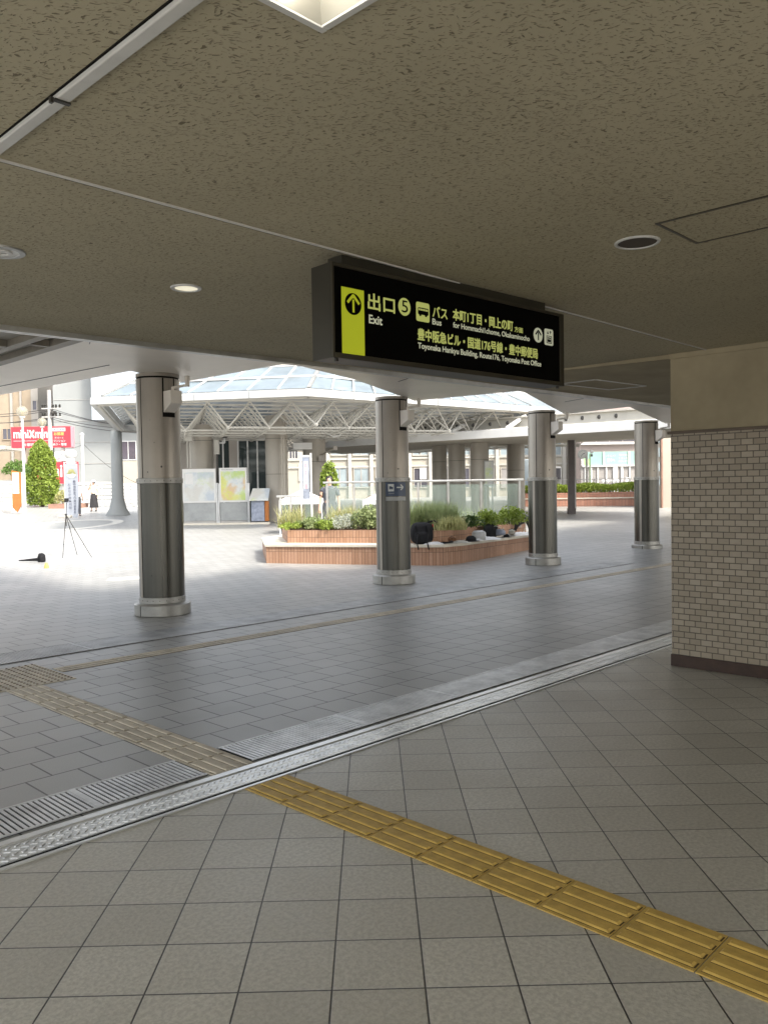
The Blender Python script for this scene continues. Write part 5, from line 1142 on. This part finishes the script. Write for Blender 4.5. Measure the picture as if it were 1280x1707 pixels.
# hedge planter in front of the shop
s = 43.5; z0 = terr(s)
t = thing('hedge_planter','long red brick planter with pale ledge in front of the shop','planter', V(pu(985,s),s,z0))
ua, ub = pu(860,s), pu(1110,s); zl = pz(831,s,985)
def vp(poly): return [tuple(V(p[0],p[1],0)[:2]) for p in poly]
MB().prism(vp([(ua,s),(ub,s-1.5),(ub,s+3),(ua,s+3)]), z0-.05, zl).build('lower_wall', MT['red_brick_tile'], t)
MB().prism(vp([(ua-.03,s-.04),(ub,s-1.54),(ub,s+3),(ua-.03,s+3)]), zl+.001, zl+.055).build('ledge', MT['stone_ledge'], t)
MB().prism(vp([(ua+.4,s+.45),(ub,s-1.05),(ub,s+3),(ua+.4,s+3)]), zl+.056, pz(821,s,985)).build('upper_wall', MT['red_brick_tile'], t)
zt_ = pz(821,s,985); b = MB()
for k in range(9000):
    f = random.random(); uu = ua+.4+(ub-ua-.4)*f; ss = s+.5-1.5*f+random.random()*1.4; b.leaf(V(uu,ss,zt_+(.46+.06*math.sin(uu*3))*random.random()**.6), .085)
hb = thing('clipped_hedge','clipped bright green hedge growing in the red brick planter','hedge', V(pu(985,s),s+.6,zt_)); b.build('foliage', MT['lime_leaf'], hb)
st = MB()
for k in range(14): f = k/13; uu = ua+.6+(ub-ua-.8)*f; st.tube([V(uu,s+1-1.5*f,zt_-.05),V(uu,s+1-1.5*f,zt_+.3)], .025, 5)
st.build('stems', MT['trunk_bark'], hb)
# clock on a post
s = 46.; z0 = terr(s)
t = thing('street_clock','round white clock on a slim post in front of the shop','clock', V(pu(977,s),s,z0)); c = V(pu(971,s),s,pz(757,s,971)); r = 7.6*s/FPX
MB().tube([V(pu(978,s),s,z0),V(pu(978,s),s,pz(752,s,978))], .07, 10).build('post', MT['white_paint'], t, smooth=True)
b = MB(); b.tube([c-FH*.08,c+FH*.08], r, 32); b.build('case', MT['grey_ring'], t, smooth=True)
b = MB(); b.tube([c-FH*.095,c-FH*.081], r*.86, 32); b.build('dial', MT['white_paint'], t)
O_ = c-FH*.096-RH*0; flat(MT['black_plastic'], t, O_-Vector((0,0,0)), RH, (0,0,1), [stroke(0,0,r*.5*math.sin(1.1),r*.5*math.cos(1.1),.03), stroke(0,0,r*.68*math.sin(3.8),r*.68*math.cos(3.8),.02)] + [stroke(r*.68*math.sin(R(30*k)),r*.68*math.cos(R(30*k)),r*.80*math.sin(R(30*k)),r*.80*math.cos(R(30*k)),.018) for k in range(12)], .004, 'hands')
MB().tube([V(pu(978,s),s,c.z),c], .05, 8).build('arm', MT['white_paint'], t); 
s = 45.; t = thing('signal_post','slim green post with white round head beside the clock','post', V(pu(984,s),s,terr(s)))
MB().tube([V(pu(983.5,s),s,terr(s)),V(pu(983.5,s),s,pz(756,s,984))], .035, 8).build('shaft', MT['shop_lime'], t); MB().blob(V(pu(986.5,s),s,pz(753,s,984)), (.11,.08,.10), .8, 12, 8).build('head', MT['white_paint'], t, smooth=True); MB(view=True).box(pu(985,s),s-.05,pz(761,s,984),pu(988,s),s+.05,pz(757,s,984)).build('box', MT['brown_pole'], t)
s = 36.; t = thing('dark_pole','square dark brown pole under the walkway canopy','pole', V(pu(952,s),s,terr(s)))
MB(view=True).box(pu(947,s),s-.13,terr(s)-.02,pu(957,s),s+.13,zs_+.02).build('shaft', MT['brown_pole'], t, bevel=.01); MB(view=True).box(pu(957.2,s),s+.2,terr(s),pu(962,s),s+.35,zs_).build('side_post', MT['painted_alu'], t)
MB(view=True).box(pu(946,s),s-.16,terr(s)-.02,pu(958,s),s+.16,terr(s)+.25).build('foot', MT['brown_pole'], t)
s = 50.; t = thing('box_truck','pale blue box truck parked beyond the low hedge','truck', V(pu(905,s),s,terr(s)))
MB(view=True).box(pu(868,s),s,terr(s)+.55,pu(917,s),s+2,pz(765,s,905)).build('cargo_box', MT['truck_blue'], t, bevel=.03)
MB(view=True).box(pu(917,s)+.06,s+.1,terr(s)+.5,pu(937,s),s+1.9,pz(778,s,905)).build('cab', MT['white_paint'], t, bevel=.08); MB(view=True).box(pu(921,s),s+.06,terr(s)+1.35,pu(935,s),s+.099,pz(781,s,905)).build('side_window', MT['window_dark'], t)
for x_ in (880,928): b = MB(); c = V(pu(x_,s),s+.1,terr(s)+.36); b.tube([c-FH*.12,c+FH*.12], .37, 20); b.build('wheel', MT['black_plastic'], t, smooth=True)
s = 49.; railing('street_railing','pale metal street railing beyond the hedge planter',s,[870,900,930,960,990,1020,1050],800,814,'white_paint',glass=False,rail_w=.08)
b = MB(view=True); s = 37.; t = thing('timetable_stand','framed white timetable stand beside a walkway column','notice stand', V(pu(814,s),s,terr(s)))
MB(view=True).box(pu(805.5,s),s-.45,pz(810,s,814),pu(821,s),s-.38,pz(768,s,814)).build('frame', MT['grey_ring'], t, bevel=.02); MB(view=True).box(pu(807,s),s-.46,pz(806,s,814),pu(819.5,s),s-.451,pz(770,s,814)).build('sheet', MT['map_pale'], t)
for x_ in (808,818.5): MB(view=True).box(pu(x_,s)-.03,s-.44,terr(s),pu(x_,s)+.03,s-.39,pz(810,s,814)).build('leg', MT['grey_ring'], t)
# ------------------------------------------------------------------ flag, tripod and small things on the left plaza
s = 39.5; z0 = terr(s)
t = thing('flag_banner','tall white event flag with round crest and grey vertical writing','flag', V(pu(108,s),s,z0)); zt_ = pz(773,s,115); zb_ = pz(866,s,115)
MB().tube([V(pu(108,s),s,z0),V(pu(108,s),s,zt_+.1)], .025, 8).tube([V(pu(108,s),s,zt_+.06),V(pu(129,s),s,zt_+.04)], .015, 6).build('pole', MT['white_paint'], t, smooth=True)
MB(view=True).box(pu(98,s),s-.25,z0-.0,pu(119,s),s+.25,z0+.12).build('weight', MT['off_white'], t, bevel=.02)
b = MB(); n = 16; W0 = pu(129.5,s)-pu(108.8,s)
def flagp(a, f): # a 0..1 across, f 0..1 downwards
    ww = W0*(1-.42*f**2.2); cx = pu(108.8,s)+.02 + .22*f**2.0*a
    return V(cx+a*ww, s-.06*math.sin(a*3+f*4), zt_+(zb_-zt_)*f)
for i in range(n+1):
    for j in range(7): b.v.append(flagp(j/6,i/n))
for i in range(n+1):
    for j in range(7): b.v.append(flagp(j/6,i/n)+FH*.006)
o_ = (n+1)*7
for i in range(n):
    for j in range(6): b.face((i*7+j,i*7+j+1,(i+1)*7+j+1,(i+1)*7+j)); b.face((o_+(i+1)*7+j,o_+(i+1)*7+j+1,o_+i*7+j+1,o_+i*7+j))
b.build('cloth', MT['flag_cloth'], t, smooth=True)
H_ = zt_-zb_
fm = lambda a, b_: flagp(a/W0, (zt_-b_)/H_)-FH*.012
fm2 = lambda a, b_: flagp(a/W0, (zt_-b_)/H_)-FH*.018
flat(MT['map_ink'], t, (0,0,0), RH, (0,0,1), [disc(W0*.52,zt_-.47,.25)], 0, 'crest', mapper=fm)
flat(MT['yellow_leaf'], t, (0,0,0), RH, (0,0,1), [[(W0*.52-.20,zt_-.5),(W0*.52+.20,zt_-.5),(W0*.52+.1,zt_-.28),(W0*.52-.1,zt_-.28)]], 0, 'crest_upper', mapper=fm2)
flat(MT['white_cloth'], t, (0,0,0), RH, (0,0,1), [[(W0*.52-.19,zt_-.52),(W0*.52-.1,zt_-.66),(W0*.52+.1,zt_-.66),(W0*.52+.19,zt_-.52)]], 0, 'crest_lower', mapper=fm2)
for k, ch in enumerate('豊中市民まつり実行委員会'):
    z_ = zt_-.80-.135*k
    if z_ > zb_+.1: text(ch, MT['grey_print'], t, (0,0,0), RH, (0,0,1), W0*.60, z_-.115, W0*.80, z_, 0, .01, mapper=fm)
for k, ch in enumerate('とよなか音楽月間'):
    z_ = zt_-.95-.16*k
    if z_ > zb_+.1: text(ch, MT['grey_print'], t, (0,0,0), RH, (0,0,1), W0*.22, z_-.12, W0*.42, z_, 0, .0, mapper=fm)
s = 20.2; z0 = terr(s)
t = thing('camera_tripod','slim black camera tripod standing on the sunlit plaza','tripod', V(pu(112,s),s,z0)); ap = V(pu(110,s,858),s,pz(858,s,110))
for x_, ds, y_ in ((104,-.1,0),(150,.0,0),(112,.55,0)):
    f = V(pu(x_,s),s+ds,terr(s+ds)+.0); lg = MB().tube([ap,ap+(f-ap)*.36], .011, 6).tube([ap+(f-ap)*.34,ap+(f-ap)*.7], .008, 6).tube([ap+(f-ap)*.68,f], .0065, 6); lo = lg.build('leg', MT['dark_metal'], t, smooth=True)
    MB().blob(ap+(f-ap)*.35, (.016,.016,.02), 1, 8, 6).blob(ap+(f-ap)*.69, (.013,.013,.017), 1, 8, 6).build('clamp', MT['black_plastic'], lo)
MB().tube([ap-Vector((0,0,.28)),ap,V(pu(110,s),s,pz(838,s,110))], .010, 8).build('centre_column', MT['dark_metal'], t)
MB().blob(ap, (.03,.03,.025), .8, 10, 6).build('crown', MT['black_plastic'], t)
q = V(pu(110,s),s,pz(834,s,110)); MB().obox(q, (.04,.035,.05), .8).obox(q+V(.03,0,.02), (.03,.02,.03), .8).tube([q,q+V(.13,-.03,-.035)], .007, 6).build('head', MT['black_plastic'], t)
p = V(pu(60,19.3),19.3,terr(19.3)); t = thing('black_umbrella','black folded umbrella lying on the grey paving at left','umbrella', p)
a, c = V(pu(28,19.3),19.3,.09), V(pu(64,19.3),19.3,.115)
MB().tube([a,a+(c-a)*.5,c], [.012,.028,.045], 10).build('folded_canopy', MT['black_fabric'], t, smooth=True)
MB().blob(V(pu(66,19.3),19.3,.13), (.085,.10,.13), .8, 14, 9, .05).build('bag', MT['black_fabric'], t, smooth=True)
p = V(pu(74,18.0),18.0,terr(18)); t = thing('orange_bollard_cap','tiny orange marker on the paving near the tripod','marker', p)
MB().lathe(p, [(.055,0),(.05,.03),(.035,.10),(.01,.12)], 14).build('cone', MT['orange_glow'], t, smooth=True)
mp = Vector((7.8,14.6)); o = MB().prism([(7.35,14.45),(7.98,14.25),(8.25,14.62),(7.62,14.86)], .001, .006).build('manhole_cover', MT['manhole_white']); tag(o, 'pale rectangular manhole cover in the sunlit paving', 'manhole')
b = MB(); cxu, cs = pu(110,33.5), 33.6
def ringpts(rx, ry, n=40): return [(cxu+rx*math.cos(6.283*k/n), cs+ry*math.sin(6.283*k/n)) for k in range(n)]
A, B = ringpts(1.95,3.9), ringpts(1.55,3.2)
for k in range(40):
    j = (k+1) % 40; b.f.append(tuple(_add(b, V(p[0],p[1],terr(p[1])+.005)) for p in (A[k],A[j],B[j],B[k])))
o = b.build('paving_ring', MT['light_marking']); struct(o)
b = MB(); b.f.append(tuple(_add(b, V(p[0],p[1],terr(p[1])+.004)) for p in ringpts(1.5,3.1))); struct(b.build('paving_circle', MT['grey_marking']))
b = MB()
for s_, w_ in ((21.2,.10),(23.5,.06)): b.f.append(tuple(_add(b, V(p[0],p[1],terr(p[1])+.004)) for p in ((-12,s_-.5),(pu(305,s_),s_+.4),(pu(305,s_),s_+.4+w_),(-12,s_-.5+w_))))
struct(b.build('paving_band', MT['grey_marking']))
s = 46; person('person in white hat, cream top and long dark skirt', V(pu(156,s),s,terr(s)), 1.70, skirt='black_skirt', hat=True, arm_up=True, stride=.08)
s = 41; person('person in dark trousers mostly hidden behind the white flag', V(pu(128,s),s,terr(s)), 1.62, shirt='white_cloth', stride=.06, face=-1)
s = 44.; t = thing('orange_banner','orange and cream vertical banner beside a white post at left','banner', V(pu(30,s),s,terr(s))); z1, z0_ = pz(787,s,30), pz(846,s,30)
b = MB(view=True); i = [b.P(p) for p in ((pu(20,s),s,z0_),(pu(28,s),s,z0_-.25),(pu(35,s),s,z0_+.1),(pu(35,s),s,z1),(pu(20,s),s,z1+.1),(pu(20,s),s+.03,z0_),(pu(28,s),s+.03,z0_-.25),(pu(35,s),s+.03,z0_+.1),(pu(35,s),s+.03,z1),(pu(20,s),s+.03,z1+.1))]
b.face(i[:5]); b.face(i[:4:-1])
for k in range(5): b.face((i[k+5], i[(k+1)%5+5], i[(k+1)%5], i[k]))
b.build('cloth', MT['orange_print'], t)
MB(view=True).box(pu(21,s),s-.012,z0_+.75,pu(32,s),s-.002,z1-.02).build('cream_field', MT['cream_shirt'], t)
MB(view=True).box(pu(36,s),s,terr(s),pu(41,s),s+.15,z1).build('post', MT['white_paint'], t)
